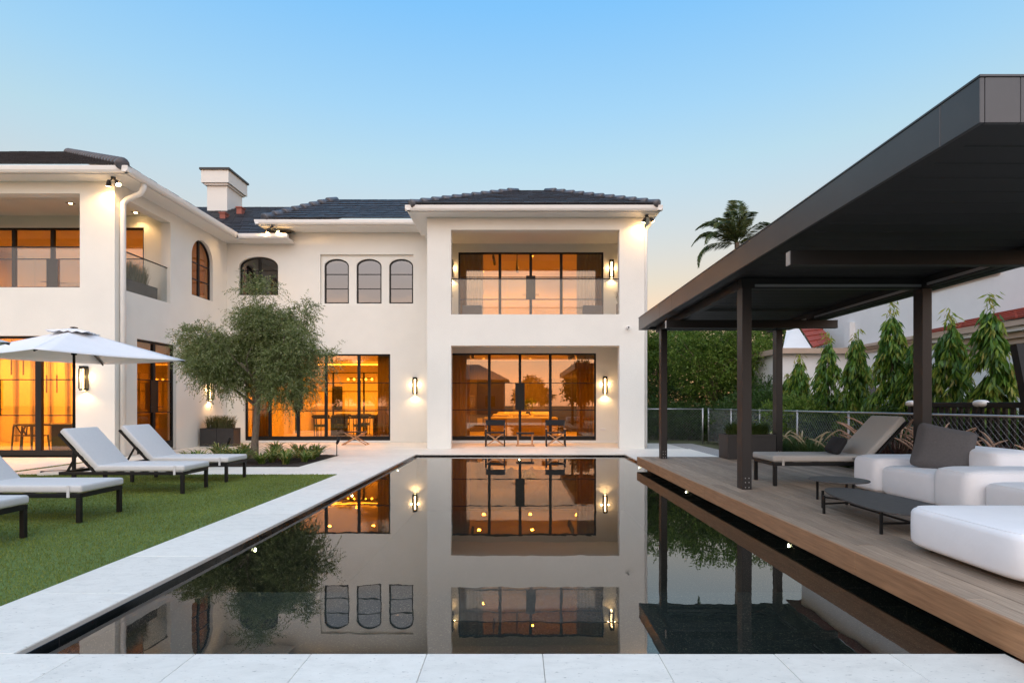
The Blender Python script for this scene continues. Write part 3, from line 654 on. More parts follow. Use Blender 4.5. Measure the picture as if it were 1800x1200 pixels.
# link roof with the chimney, and the raised middle roof
rk = roof('roof', 0,0,0,0, [((-10.2,20.2,7.42), (-8.2,20.2,7.42), (-6.5,26.9,10.7), (-16.9,26.9,10.7))])
mz, mt_ = 7.97, 9.62
mz = 7.90
rm = roof('roof', 0,0,0,0, [((-8.86,19.92,mz), (-2.0,19.92,mz), (-2.0,22.9,mt_), (-7.3,22.9,mt_)), ((-8.86,25.9,mz), (-8.86,19.92,mz), (-7.3,22.9,mt_), (-7.3,22.95,mt_))])
hip_caps(rm, (-8.86,19.92,mz+.01), (-7.3,22.9,mt_), size=.26, step=.46)
def tagroof(o, l): o['label'] = l
# gutters and soffits
def gutter(a, b_, z, axis, out, size=.15):
    """gutter along an eave; out = direction of the open side"""
    prof = [(0,0), (-.10,0), (-.135,.05), (-.15,.13), (-.15,.15), (0,.15)]
    m = MB()
    if axis == 'x': m.prism([(out[0]+p[0]*out[1], z+p[1]) for p in prof], 'x', a, b_)
    else: m.prism([(out[0]+p[0]*out[1], z+p[1]) for p in prof], 'y', a, b_)
    return m.build('gutter', M['trim'], H)
gz = 7.28
gutter(-3.40, 4.42, gz, 'x', (17.38, 1)); gutter(17.24, 19.9, gz, 'y', (-3.25, 1)); gutter(17.24, 24, gz, 'y', (4.27, -1))
gutter(-24, -9.84, gz, 'x', (14.52, 1)); gutter(14.38, 20.05, gz, 'y', (-9.99, -1))
gutter(-9.84, -8.12, gz-.02, 'x', (20.2, 1)); gutter(-9.18, -3.3, 7.70, 'x', (20.03, 1)); gutter(19.89, 22, 7.70, 'y', (-9.05, 1))
MB().box(-9.04,-2.9,20.031,20.799,7.663,7.85).build('soffit', M['trim'], H)
for (x0,x1,y0,y1,z) in ((-3.24,4.26,17.39,17.899,gz-.012), (XB+.001,4.26,17.9,24,gz-.012), (-3.24,XA-.001,17.9,20.79,gz-.012), (-24,-10.0,14.53,14.999,gz-.012), (XS+.001,-10.0,15,20.79,gz-.012),
                        (-9.99,-8.12,20.21,20.799,gz-.032)):
    MB().box(x0,x1,y0,y1,z,z+.06).build('soffit', M['trim'], H)
MB().box(-9.04,-3.24,20.8,21.1,7.662,7.88).build('fascia', M['trim'], H)
# downpipes
def pipe(pts, r=.045): MB().tube(pts, r, 12).build('downpipe', M['trim'], H, True)
pipe([(-9.98,15.2,gz), (-9.98,15.2,gz-.12), (-10.06,15.2,gz-.26), (-10.42,15.2,gz-.42), (-10.52,15.2,gz-.52), (-10.53,15.2,gz-.7), (-10.53,15.2,.02)], .07)
pipe([(4.24,18.0,gz), (4.24,18.0,gz-.12), (4.18,18.0,gz-.24), (4.10,18.0,gz-.32), (4.07,18.0,gz-.42), (4.07,18.0,.02)], .05)
# chimney
ch = MB().box(-13.95,-13.05,25.6,27.0,9.6,11.3).build('chimney', M['stucco'], H)
MB().box(-14.12,-12.90,25.42,27.2,11.3,11.86).build('chimney_crown', M['stucco'], ch)
MB().box(-14.03,-12.98,25.5,27.1,11.22,11.299).build('moulding', M['trim'], ch)
MB().box(-14.18,-12.84,25.36,27.26,11.861,11.95).build('chimney_cap', M['bronze'], ch)
for (px_, py_, Y) in ((394,383,23.6), (423,373,24.7)):
    x, z = PX(px_,Y), PZ(py_,Y); MB().box(x-.11,x+.11,Y-.15,Y+.15,z-.12,z+.14).box(x-.14,x+.14,Y-.18,Y+.18,z+.141,z+.19).build('roof_vent', M['redclay'], H)
# plinth strips at the foot of doors
MB().box(-9.97,-4.63,YM+.001,YM+.29,0.001,.068).build('threshold', M['trim'], H)
MB().box(XA+.202,XB-.202,YB-.03,YB-.001,0.001,.088).build('threshold', M['trim'], H)
# rooms behind the glass
def room(x0, x1, y0, y1, z0, z1, wallm='wallwarm', floorm='roomfloor', ceil='roomceil'):
    MB().box(x0,x1,y1,y1+.1,z0,z1).build('room_wall', M[wallm], H)
    MB().box(x0-.1,x0,y0,y1+.1,z0,z1).build('room_wall', M[wallm], H); MB().box(x1,x1+.1,y0,y1+.1,z0,z1).build('room_wall', M[wallm], H)
    MB().box(x0,x1,y0,y1,z0-.02,z0).build('room_floor', M[floorm], H); MB().box(x0,x1,y0,y1,z1,z1+.05).build('room_ceiling', M[ceil], H)
def lamp(name, loc, power, c=(1,.66,.28), size=1.2, parent=H, sy=None, kind='AREA', rot=(0,0,0), spot=None, rad=.05):
    l = bpy.data.lights.new(name, kind); l.energy = power; l.color = c
    if kind == 'AREA':
        l.size = size
        if sy: l.shape = 'RECTANGLE'; l.size_y = sy
    else: l.shadow_soft_size = rad
    if kind == 'SPOT': l.spot_size = spot or R(90); l.spot_blend = .6
    o = bpy.data.objects.new(name, l); o.location = loc; o.rotation_euler = rot; col.objects.link(o)
    if parent is not None: o.parent = parent
    return o
IC = (1.0,.60,.20)
def lit_room(x0, x1, y0, y1, z0, z1, power, nx=3, ny=2, wallm='wallwarm'):
    """a room with real downlights sunk in its ceiling"""
    room(x0, x1, y0, y1, z0, z1, wallm)
    for i in range(nx):
        for j in range(ny):
            x, y = x0+(x1-x0)*(i+.5)/nx, y0+(y1-y0)*(j+.5)/ny
            MB().tube([(x,y,z1-.004),(x,y,z1-.001)], .05, 12).build('downlight_bulb', M['glow'], H)
            lamp('room_light', (x,y,z1-.03), power/(nx*ny), IC, kind='SPOT', spot=R(165), rad=.06)
lit_room(XA+.3, XB-.3, YB+.21, 27.0, .10, 3.44, 1150, wallm='darkwall')
lit_room(XS+.3, XA-.3, YM+.31, 29.0, .08, 3.44, 1500, 4, 2)
lit_room(-19.5, XS-.4, YL+.32, 20.5, .05, 3.5, 1700, 4, 2)
lit_room(XA+.3, XB-.3, YB+.21, 26.0, 3.96, 7.15, 420)
lit_room(XS+.3, XA-.3, YM+.31, 26.0, 4.0, 7.25, 22, 2, 1, wallm='darkwall')
lit_room(-19.5, XS-.4, 17.85, 23.0, 3.77, 7.2, 420, 3, 1)
# ------------------------------------------------------------------ wall lamps, spotlights and small fittings
def wall_lamp(x, y, z0, z1, label, axis='y', power=11):
    """open black lantern: back plate, two caps, four bars and a lit tube; washes the wall below"""
    L = empty('wall_lamp', (x, y, z0), 0 if axis == 'y' else R(90)); tag(L, label, 'wall lamp', 'black lantern lamps on the house walls')
    h = z1-z0; d = .15; wdt = .075
    MB().box(-wdt, wdt, -.012, -.001, .02, h-.02).build('back_plate', M['black'], L)
    MB().rbox(-wdt, wdt, -d, -.013, h-.075, h, .003, 1).build('top_cap', M['black'], L)
    MB().rbox(-wdt, wdt, -d, -.013, .0, .04, .003, 1).build('bottom_cap', M['black'], L)
    for sx in (-1, 1):
        MB().box(sx*wdt-.012, sx*wdt+.012, -d-.004, -d+.02, .041, h-.076).build('bar', M['black'], L)
        MB().box(sx*wdt-.010, sx*wdt+.010, -.030, -.0125, .041, h-.076).build('bar', M['black'], L)
    MB().tube([(0,-.08,.045), (0,-.08,h-.08)], .028, 10).build('light_tube', M['glow'], L, True)
    MB().tube([(0,-.08,-.012), (0,-.08,-.001)], .035, 12).build('down_light', M['glow'], L)
    lamp('lantern_light', (0,-.08,-.05), power, (1,.60,.26), parent=L, kind='SPOT', spot=R(150), rad=.03)
    for sx in (-1, 1): lamp('lantern_light', (sx*.115,-.07,h*.55), power*.16, (1,.60,.26), parent=L, kind='POINT', rad=.03)
wall_lamp(PX(151,15), YL, 1.76, 2.40, 'black lantern on the wall beside the white umbrella')
wall_lamp(PX(730,20.8), YM, 1.76, 2.38, 'black lantern between the dining doors and the right block')
wall_lamp(PX(1063,20.6), YB, 1.76, 2.40, 'black lantern right of the living room doors under the loggia')
wall_lamp(PX(793,20.6), YB, 5.95, 6.60, 'black lantern at the left end of the upper loggia')
wall_lamp(PX(1074.5,20.6), YB, 5.95, 6.60, 'black lantern at the right end of the upper loggia')
wall_lamp(XS, 19.55, 1.55, 2.18, 'black lantern half hidden behind the olive tree crown', axis='x')
def floodlight(x, y, z, heads, label, power=16):
    L = empty('floodlight', (x, y, z)); tag(L, label, 'floodlight', 'twin head floodlights under the eaves')
    MB().tube([(0,0,0), (0,0,-.05)], .055, 12).build('mount', M['bronze'], L)
    for (dx, ax, ay) in heads:
        d = Vector((ax, ay, -.75)).normalized(); p = Vector((dx, -.02, -.11))
        hd = MB().tube([p-d*.03, p+d*.02, p+d*.12], [.03,.05,.06], 12).tube([(dx*.3,0,-.05), p], .014, 6).build('lamp_head', M['bronze'], L, True)
        MB().tube([p+d*.121, p+d*.126], .055, 12).build('bulb', M['spotglow'], hd)
        q = d.to_track_quat('-Z', 'Y').to_euler()
        lamp('flood_beam', p+d*.15, power, (1,.58,.24), parent=L, kind='SPOT', spot=R(120), rad=.04, rot=q)
floodlight(-10.45, 14.72, 7.262, [(-.10,-.3,.35), (.10,.5,-.2)], 'lit twin floodlight under the left wing corner eave', 30)
floodlight(-8.62, 20.0, 7.66, [(-.09,-.5,.3), (.12,.6,.25)], 'lit twin floodlight under the middle roof corner', 34)
floodlight(4.02, 17.66, 7.262, [(-.05,-.3,.4), (.12,.8,.3)], 'lit twin floodlight under the right block corner eave', 24)
def downlight(x, y, z, label):
    L = MB().box(x-.10, x+.10, y-.07, y+.07, z-.006, z-.001).build('downlight', M['black']); tag(L, label, 'downlight')
    MB().tube([(x,y,z-.012), (x,y,z-.007)], .04, 12).build('bulb', M['spotglow'], L)
    lamp('down_beam', (x,y,z-.03), 16, (1,.58,.24), parent=L, kind='SPOT', spot=R(130), rad=.03)
downlight(PX(124,16.5), 16.5, 7.221, 'recessed black downlight in the left balcony ceiling')
downlight(-11.6, 17.3, 7.221, 'recessed downlight in the balcony corner behind the downpipe')
# pool lights under the water line
def pool_light(x, y, n, label):
    L = empty('pool_light', (x, y, -.16)); tag(L, label, 'pool light', 'small round lights set in the pool walls'); n = Vector(n)
    MB().tube([n*.011, n*.020], .026, 14).build('bezel', M['steel'], L); MB().tube([n*.0205, n*.027], .019, 12).build('lens', M['poolglow'], L)
pool_light(PL, PL/((445-909)/1000), (1,0,0), 'pool light in the left wall, nearest the camera')
pool_light(PL, PL/((617-909)/1000), (1,0,0), 'pool light in the left wall, second from the camera')
pool_light(PL, PL/((698-909)/1000), (1,0,0), 'pool light in the left wall, farthest from the camera')
pool_light(PX(913,PF), PF, (0,-1,0), 'pool light in the far wall below the director chairs')
pool_light(PR, PR/((1390-909)/1000), (-1,0,0), 'pool light below the deck, nearest the camera')
pool_light(PR, PR/((1208-909)/1000), (-1,0,0), 'pool light below the deck, second from the camera')
pool_light(PR, PR/((1125-909)/1000), (-1,0,0), 'pool light below the far corner of the deck')
# security camera, socket
sc_ = empty('security_camera', (PX(1103,YR), YR, PZ(577,YR))); tag(sc_, 'small white security camera on the right block wall', 'camera')
MB().tube([(0,-.001,.02), (0,-.03,.02)], .045, 12).build('mount', M['white'], sc_, True)
MB().rbox(-.035,.035,-.19,-.03,-.03,.045,.012,2).build('body', M['white'], sc_); MB().tube([(0,-.191,.008), (0,-.20,.008)], .025, 12).build('lens', M['black'], sc_)
sk = MB().rbox(PX(1060,YB)-.09, PX(1060,YB)+.09, YB-.045, YB-.001, .45, .53, .006, 1).build('power_socket', M['white']); tag(sk, 'small white socket box low on the loggia wall', 'socket')

# ------------------------------------------------------------------ sun loungers
def make_lounger(fabric='cushion'):
    """foot at x=0, head towards -x, width 0..0.72 along y"""
    W = .72; r = empty('sun_lounger')
    f = MB(); f.box(-1.95,0,0,.035,.295,.345).box(-1.95,0,W-.035,W,.295,.345).box(-.035,0,.035,W-.035,.295,.345).box(-1.95,-1.915,.035,W-.035,.295,.345)
    for x in (-.4,-.8,-1.2): f.box(x-.02,x+.02,.035,W-.035,.305,.325)
    f.build('frame', M['black'], r, bevel=.004)
    for x in (-.05,-1.75):
        for y in (.001, W-.051): MB().rbox(x-.002,x+.048,y,y+.05,0,.294,.004,1).build('leg', M['black'], r)
    s = MB().rbox(-1.40,.02,-.005,W+.005,.352,.447,.03,4).build('seat_cushion', M[fabric], r, True)
    MB().box(-.15,-.115,-.012,-.006,.30,.44).build('strap', M[fabric], s); MB().box(-.15,-.115,W+.006,W+.012,.30,.44).build('strap', M[fabric], s)
    an = R(47); Lb = .83
    Mx = Matrix.Translation((-1.38,0,.36)) @ Matrix.Rotation(an, 4, 'Y') @ Matrix.Rotation(math.pi,4,'Z') @ Matrix.Translation((0,-W,0))
    MB().rbox(0,Lb,-.005,W+.005,.0,.095,.03,4).xf(Mx).build('back_cushion', M[fabric], r, True)
    bf = MB().box(-.02,Lb-.02,0,.03,-.045,-.012).box(-.02,Lb-.02,W-.03,W,-.045,-.012).box(Lb-.05,Lb-.02,.03,W-.03,-.045,-.012).box(.3,.33,.03,W-.03,-.045,-.012).xf(Mx).build('back_frame', M['black'], r)
    hp = Mx @ Vector((Lb*.5,0,-.03))
    for y in (.05, W-.05): MB().bar((hp.x,y,hp.z), (-1.86,y,.33), .025).build('strut', M['black'], r)
    return r
lg0 = make_lounger()
LG = [(-5.15,5.28,'grey cushioned sun lounger nearest the camera, mostly cut off by the picture edge'),
      (-5.15,6.70,'grey cushioned sun lounger second from the camera on the lawn'),
      (-5.20,8.86,'grey cushioned sun lounger in front of the umbrella pole on the lawn'),
      (-5.20,10.20,'grey cushioned sun lounger farthest back, by the planting bed')]
for i, (x, y, lb) in enumerate(LG):
    o = lg0 if i == 0 else copy_tree(lg0)
    o.location = (x, y, .0); o.rotation_euler = (0,0,R(rnd.uniform(-.8,.8))); tag(o, lb, 'sun lounger', 'sun loungers on the lawn')
dl = make_lounger('cushion_warm'); dl.location = (3.76, 9.05, DZ); dl.rotation_euler = (0,0,R(180)); tag(dl, 'sand coloured sun lounger on the timber deck', 'sun lounger')
def pillow(w_, h_, t_):
    m = MB().cushion(-w_/2,w_/2,-t_/2,t_/2,-h_/2,h_/2,.28,12,8)
    m.v = [(x*(1-.06*(1-(2*z/h_)**2)*abs(2*x/w_)), y*max(.12,1-.9*max(abs(2*x/w_),abs(2*z/h_))**4), z*(1-.06*(1-(2*x/w_)**2)*abs(2*z/h_))) for x, y, z in m.v]; return m
lc = pillow(.50,.29,.17).xf(Matrix.Translation((4.86,8.68,DZ+.575)) @ Matrix.Rotation(R(78),4,'Z') @ Matrix.Rotation(R(30),4,'X')).build('bolster_cushion', M['darkfabric'], None, True)
tag(lc, 'small black cushion leaning on the deck lounger', 'cushion')

# ------------------------------------------------------------------ umbrellas
def make_umbrella():
    r = empty('umbrella'); top, eave, hd = 2.93, 2.35, 2.02
    MB().tube([(0,0,.05), (0,0,top+.02)], .026, 12).build('pole', M['black'], r, True)
    cs = [Vector((hd*math.cos(R(90*k)), hd*math.sin(R(90*k)), eave)) for k in range(4)]; ap = Vector((0,0,top)); n = 10
    m = MB()
    for k in range(4):
        a, b_ = cs[k], cs[(k+1) % 4]; base = len(m.v)
        for i in range(n+1):
            t = i/n; pa, pb = ap.lerp(a,t), ap.lerp(b_,t)
            for j in range(n+1):
                u = j/n; p = pa.lerp(pb,u); s = math.sin(math.pi*u)*t
                p = p*1.0; p.z -= .035*s*(1-t*.3); inw = (pa+pb)/2; p += (Vector((0,0,p.z))-p)*(.05*s*t); m.v.append(tuple(p))
        for i in range(n):
            for j in range(n): q = base+i*(n+1)+j; m.f.append((q, q+1, q+n+2, q+n+1))
    c = m.build('canopy', M['canvas'], r, True); sm = c.modifiers.new('cloth', 'SOLIDIFY'); sm.thickness = .004
    v = MB(); nv = 32
    for ring, (rad, zz) in enumerate(((.0,top+.03), (.2,top-.025), (.40,top-.075))):
        for k in range(nv): a = 2*math.pi*k/nv; wv = 1+.04*math.cos(8*a)*(ring == 2); sq = 1/max(abs(math.cos(a-R(45)))+abs(math.sin(a-R(45))),.01)*1.25; v.v.append((rad*sq*wv*math.cos(a), rad*sq*wv*math.sin(a), zz+.015*math.cos(16*a)*(ring == 2)))
    for ring in range(2):
        for k in range(nv): v.f.append((ring*nv+k, ring*nv+(k+1) % nv, (ring+1)*nv+(k+1) % nv, (ring+1)*nv+k))
    vo = v.build('vent', M['canvas'], c, True); sm = vo.modifiers.new('cloth', 'SOLIDIFY'); sm.thickness = .004
    MB().tube([(0,0,top+.036), (0,0,top+.05), (0,0,top+.06)], [.07,.065,.02], 14).build('finial', M['black'], r, True)
    MB().tube([(0,0,top-.52), (0,0,top-.44)], .05, 10).build('runner', M['black'], r)
    for k in range(4):
        d = cs[k]; rb = MB().bar(ap+Vector((0,0,-.05)), Vector((d.x*.985,d.y*.985,eave-.02)), .022, .03).build('rib', M['black'], r)
        MB().bar((0,0,top-.48), ap.lerp(d,.5)+Vector((0,0,-.05)), .018).build('strut', M['black'], rb)
    bs = MB().rbox(-.55,.55,-.035,.035,.0,.05,.005,1).rbox(-.035,.035,-.55,-.036,0,.05,.005,1).rbox(-.035,.035,.036,.55,0,.05,.005,1).build('base', M['black'], r)
    MB().tube([(0,0,.05), (0,0,.40)], .038, 12).build('socket', M['black'], bs)
    for (a, b_) in ((-1,-1), (1,-1), (1,1), (-1,1)): MB().rbox(min(a*.06,a*.46), max(a*.06,a*.46), min(b_*.06,b_*.46), max(b_*.06,b_*.46), .0, .045, .006, 1).build('base_slab', M['stone'], bs)
    return r
um = make_umbrella(); um.location = (-9.13, 11.72, 0); um.rotation_euler = (0,0,R(22)); tag(um, 'white square umbrella fully in view behind the loungers', 'umbrella', 'white square umbrellas')
u2 = copy_tree(um); u2.location = (-9.85, 8.55, 0); u2.rotation_euler = (0,0,R(8)); tag(u2, 'white square umbrella whose tip alone shows at the left edge', 'umbrella', 'white square umbrellas')

# ------------------------------------------------------------------ deck furniture
sf = empty('sofa', (4.86, 6.3, DZ)); tag(sf, 'white low modular sofa with rounded blocks on the deck', 'sofa')
def piping(parent, x0,x1,y0,y1,z0,z1,e, ph=R(38)):
    """sewn seam running round the upper edge of an upholstered block"""
    cx, cy_, cz = (x0+x1)/2, (y0+y1)/2, (z0+z1)/2; a, b_, c = (x1-x0)/2, (y1-y0)/2, (z1-z0)/2
    sg = lambda v, p: math.copysign(abs(v)**p, v); k = math.cos(ph)**e
    pts = [(cx+a*k*sg(math.cos(t),e), cy_+b_*k*sg(math.sin(t),e), cz+c*math.sin(ph)**e) for t in [2*math.pi*i/72 for i in range(73)]]
    MB().tube(pts, .0045, 6, False).build('piping', M['sofa'], parent, True)
def blk(name, x0,x1,y0,y1,h, e=.30, parent=sf, z=.0, mt='sofa', org=(4.86,6.3)):
    o = MB().cushion(x0-org[0],x1-org[0],y0-org[1],y1-org[1],z,h,e,12,8).build(name, M[mt], parent, True); piping(o, x0-org[0],x1-org[0],y0-org[1],y1-org[1],z,h,e); return o
blk('arm', 4.74,6.0, 7.52,8.10, .50); blk('seat', 4.80,5.75, 6.52,7.60, .40); blk('backrest', 5.50,6.10, 6.55,7.75, .66)
blk('arm', 4.74,6.0, 5.98,6.56, .50); blk('seat', 4.86,5.75, 5.02,6.00, .40); blk('backrest', 5.50,6.10, 4.95,6.05, .66)
for (x, y) in ((4.95,5.2), (4.95,7.9), (5.9,5.2), (5.9,7.9)): MB().tube([(x-4.86,y-6.3,0), (x-4.86,y-6.3,.05)], .03, 8).build('foot', M['black'], sf)
ot = empty('ottoman', (3.79, 4.17, DZ)); tag(ot, 'big white rounded ottoman at the pool side edge of the deck', 'ottoman')
oc_ = MB().cushion(-.575,.60,-.58,.60,.03,.375,.26,16,10).build('cushion', M['sofa'], ot, True); piping(oc_, -.575,.60,-.58,.60,.03,.375,.26)
for (x, y) in ((-.4,-.5), (.45,-.5), (-.4,.45), (.45,.45)): MB().tube([(x,y,0), (x,y,.06)], .03, 8).build('foot', M['black'], ot)
cuo = pillow(.64,.60,.24).xf(Matrix.Translation((5.33,7.12,DZ+.635)) @ Matrix.Rotation(R(-28),4,'Z') @ Matrix.Rotation(R(-16),4,'X') @ Matrix.Rotation(R(13),4,'Y')).build('throw_cushion', M['charcoal'], None, True)
tag(cuo, 'large charcoal cushion leaning on the white sofa back', 'cushion')
def outline_top(pts, z0, z1, mt, parent, name='top'):
    m = MB().prism(pts, 'z', z0, z1); return m.build(name, M[mt], parent, bevel=.005)
ct = empty('coffee_table', (3.72, 5.85, DZ)); tag(ct, 'long low slate coffee table between the ottoman and the sofa', 'coffee table')
pts = []
for k in range(48):
    a = 2*math.pi*k/48; c, s = math.cos(a), math.sin(a); e = .72
    x = math.copysign(abs(c)**e, c)*(.36+.10*s*-1); y = math.copysign(abs(s)**e, s)*.84; pts.append((x+.03*y, y))
outline_top(pts, .205, .222, 'tabletop', ct)
for (x, y) in ((-.36,-.60), (-.36,.38), (-.19,.72), (.30,.55), (.32,-.55)): MB().bar((x,y,0), (x,y,.204), .022).build('leg', M['black'], ct)
fr = MB(); fr.bar((-.36,.38,.11), (.30,.55,.11), .018).bar((-.36,-.60,.10), (.32,-.55,.10), .018).bar((-.02,.46,.09), (-.02,-.57,.09), .018).bar((-.19,.72,.13), (-.02,.46,.13), .018); fr.build('stretcher', M['black'], ct)
rt = empty('round_table', (3.97, 7.02, DZ)); tag(rt, 'round slate side table just behind the long coffee table', 'side table')
outline_top([(.335*math.cos(2*math.pi*k/40), .335*math.sin(2*math.pi*k/40)) for k in range(40)], .258, .274, 'tabletop', rt)
for a in (20,140,260): MB().bar((.24*math.cos(R(a)),.24*math.sin(R(a)),0), (.24*math.cos(R(a)),.24*math.sin(R(a)),.257), .022).build('leg', M['black'], rt)
st = empty('lounger_table', (5.12, 8.30, DZ)); tag(st, 'small dark round table beside the head of the deck lounger', 'side table')
outline_top([(.22*math.cos(2*math.pi*k/32), .22*math.sin(2*math.pi*k/32)) for k in range(32)], .40, .412, 'tabletop', st)
MB().tube([(0,0,.03), (0,0,.399)], .014, 8).build('stem', M['black'], st)
for a in (30,150,270): MB().bar((0,0,.12), (.2*math.cos(R(a)),.2*math.sin(R(a)),.006), .014).build('leg', M['black'], st)

# ------------------------------------------------------------------ director chairs and stools by the doors
def director_chair(x, y, rz, label):
    r = empty('director_chair', (x, y, 0), rz); tag(r, label, 'chair', 'director chairs by the living room doors'); W = .31
    for s in (-1, 1):
        MB().rbox(s*W-.018 if s > 0 else -W-.018, s*W+.018, -.24,.24,.0,.56,.006,1).build('side_panel', M['darkfabric'], r)
        MB().rbox(s*W-.03, s*W+.03, -.26,.26,.562,.585,.006,1).build('armrest', M['woodlight'], r)
        MB().bar((s*W,.20,.586), (s*W,.26,.86), .03).build('back_post', M['darkwood'], r)
        MB().bar((-s*W*.92,-.20,.03), (s*W*.92,-.20,.44), .032, .026).build('cross_leg', M['woodlight'], r)
        MB().bar((-s*W*.92,.18,.03), (s*W*.92,.18,.44), .032, .026).build('cross_leg', M['woodlight'], r)
    MB().rbox(-.29,.29,-.24,.22,.435,.47,.012,2).build('seat', M['darkfabric'], r)
    MB().rbox(-W-.02,W+.02,.225,.245,.68,.87,.008,2).build('backrest', M['darkfabric'], r)
director_chair(PX(870.5,19.0), 19.0, 0, 'black director chair standing left of the small stool')
director_chair(PX(976.5,19.0), 19.0, 0, 'black director chair standing right of the small stool')
ds = empty('folding_stool', (PX(923,19.0), 19.0, 0)); tag(ds, 'black seated folding stool between the two director chairs', 'stool')
MB().rbox(-.30,.30,-.18,.18,.405,.455,.015,2).build('seat', M['darkfabric'], ds)
for s in (-1, 1):
    MB().bar((s*.22,-.17,.02), (s*.22,.17,.40), .03, .03).build('cross_leg', M['woodlight'], ds); MB().bar((s*.25,.17,.02), (s*.25,-.17,.40), .03, .03).build('cross_leg', M['woodlight'], ds)
MB().box(-.31,.31,-.19,-.155,.0,.035).build('foot_rail', M['woodlight'], ds); MB().box(-.31,.31,.155,.19,.0,.035).build('foot_rail', M['woodlight'], ds)
cs_ = empty('camp_stool', (PX(625,19.6), 19.6, 0)); tag(cs_, 'low camp stool with crossed wooden legs by the dining doors', 'stool')
MB().rbox(-.33,.33,-.2,.2,.43,.455,.01,2).build('seat', M['darkfabric'], cs_)
for y in (-.17,.17):
    for s in (-1, 1): MB().bar((-s*.40,y+.02*s,.03), (s*.34,y+.02*s,.43), .035, .028).build('cross_leg', M['woodlight'], cs_)
for s in (-1, 1): MB().bar((s*.40,-.22,.016), (s*.40,.22,.016), .035, .03).build('foot_rail', M['woodlight'], cs_)

# ------------------------------------------------------------------ planters
def tuft(n, r, h, spread, mt, name, parent, droop=.35, w=.012, base=(0,0,0), sx=1.0, sy=1.0):
    """arching grass blades as bent strips"""
    a = nr.random(n)*2*math.pi; rad = r*np.sqrt(nr.random(n)); hh = h*nr.uniform(.55,1.05,n); sp = spread*nr.uniform(.15,1.0,n); a2 = a + nr.normal(0,.5,n)
    b0 = np.stack([base[0]+sx*rad*np.cos(a), base[1]+sy*rad*np.sin(a), np.full(n, base[2])], 1); d = np.stack([np.cos(a2), np.sin(a2), np.zeros(n)], 1); s = np.stack([-np.sin(a2), np.cos(a2), np.zeros(n)], 1)
    K = 5; Q = []
    def pt_(t): return b0 + d*(sp*t**1.6)[:,None] + np.stack([np.zeros(n), np.zeros(n), hh*(t - droop*t**3)], 1)
    for k in range(K):
        t0, t1 = np.full(n, k/K), np.full(n, (k+1)/K); w0 = w*(1-.9*(k/K)**2)/2; w1 = w*(1-.9*((k+1)/K)**2)/2
        p0, p1 = pt_(t0), pt_(t1); Q.append(np.stack([p0-s*w0, p0+s*w0, p1+s*w1, p1-s*w1], 1))
    V = np.stack(Q, 1).reshape(-1, 4, 3)               # strips stay together, blade by blade
    o = quads(name, V, M[mt], parent)
    bm = bmesh.new(); bm.from_mesh(o.data); bmesh.ops.remove_doubles(bm, verts=bm.verts, dist=1e-5); bm.to_mesh(o.data); bm.free()
    return o
def planter(x0, x1, y0, y1, z0, h, label, n=1, gh=.55, mt='grassdry', gn=700):
    P_ = empty('planter', ((x0+x1)/2, (y0+y1)/2, z0)); tag(P_, label, 'planter'); wx, wy = (x1-x0)/2, (y1-y0)/2
    for i in range(n):
        a, c = -wx+2*wx*i/n+.004, -wx+2*wx*(i+1)/n-.004
        m = MB().rbox(a, c, -wy, wy, 0, h-.05, .006, 1)
        m.box(a,c,-wy,-wy+.03,h-.05,h).box(a,c,wy-.03,wy,h-.05,h).box(a,a+.03,-wy+.03,wy-.03,h-.05,h).box(c-.03,c,-wy+.03,wy-.03,h-.05,h); m.build('box', M['planter'], P_)
    tuft(gn, 1.0, gh, .28, mt, 'grass', P_, base=(0,0,h-.06), sx=wx*.85, sy=wy*.8, w=.016)
planter(-10.52, -9.40, 18.85, 19.35, 0, .60, 'dark double planter with reed grass in the corner of the terrace', n=2, gh=.75)
planter(4.58, 5.64, 12.37, 12.93, DZ, .54, 'long dark planter with green grass on the deck end', n=1, gh=.5, mt='grassg', gn=1100)
planter(-11.42, -10.96, 15.55, 17.35, 3.75, 1.18, 'grey planter with tall grass on the left corner balcony', n=2, gh=.95)
MBx = None
planter(-2.55, -2.2, 18.5, 18.85, 3.95, .75, 'tall planter with grass at the left of the upper loggia', gh=.7, gn=300)
planter(3.28, 3.62, 18.5, 18.85, 3.95, .75, 'tall planter with grass at the right of the upper loggia', gh=.7, gn=300)
def lounge_seat(x, y, z, label):
    r = empty('lounge_chair', (x, y, z)); tag(r, label, 'chair')
    MB().rbox(-.34,.34,-.34,.30,.30,.42,.03,3).build('seat', M['charcoal'], r, True); MB().rbox(-.34,.34,.26,.40,.36,.85,.03,3).build('backrest', M['charcoal'], r, True)
    for s in (-1, 1):
        MB().bar((-s*.32,-.3,.01), (s*.32,-.3,.42), .03).build('cross_leg', M['woodlight'], r); MB().bar((-s*.32,.25,.01), (s*.32,.25,.36), .03).build('cross_leg', M['woodlight'], r)
lounge_seat(-1.55, 19.3, 3.95, 'dark lounge chair on the upper loggia, left end'); lounge_seat(2.6, 19.3, 3.95, 'dark lounge chair on the upper loggia, right end')
def spike_light(px_, Y, label):
    r = empty('spike_light', (PX(px_,Y), Y, 0)); tag(r, label, 'garden light', 'black garden spotlights in the planting bed')
    MB().tube([(0,0,-.01), (0,0,.34)], .012, 8).build('stake', M['black'], r); MB().tube([(0,0,.33), (.03,0,.40), (.06,.02,.50)], [.03,.04,.045], 10).build('lamp_head', M['black'], r, True)
spike_light(592, 15.3, 'black garden spotlight at the right corner of the planting bed'); spike_light(400, 15.2, 'black garden spotlight in the bed left of the olive trunk')
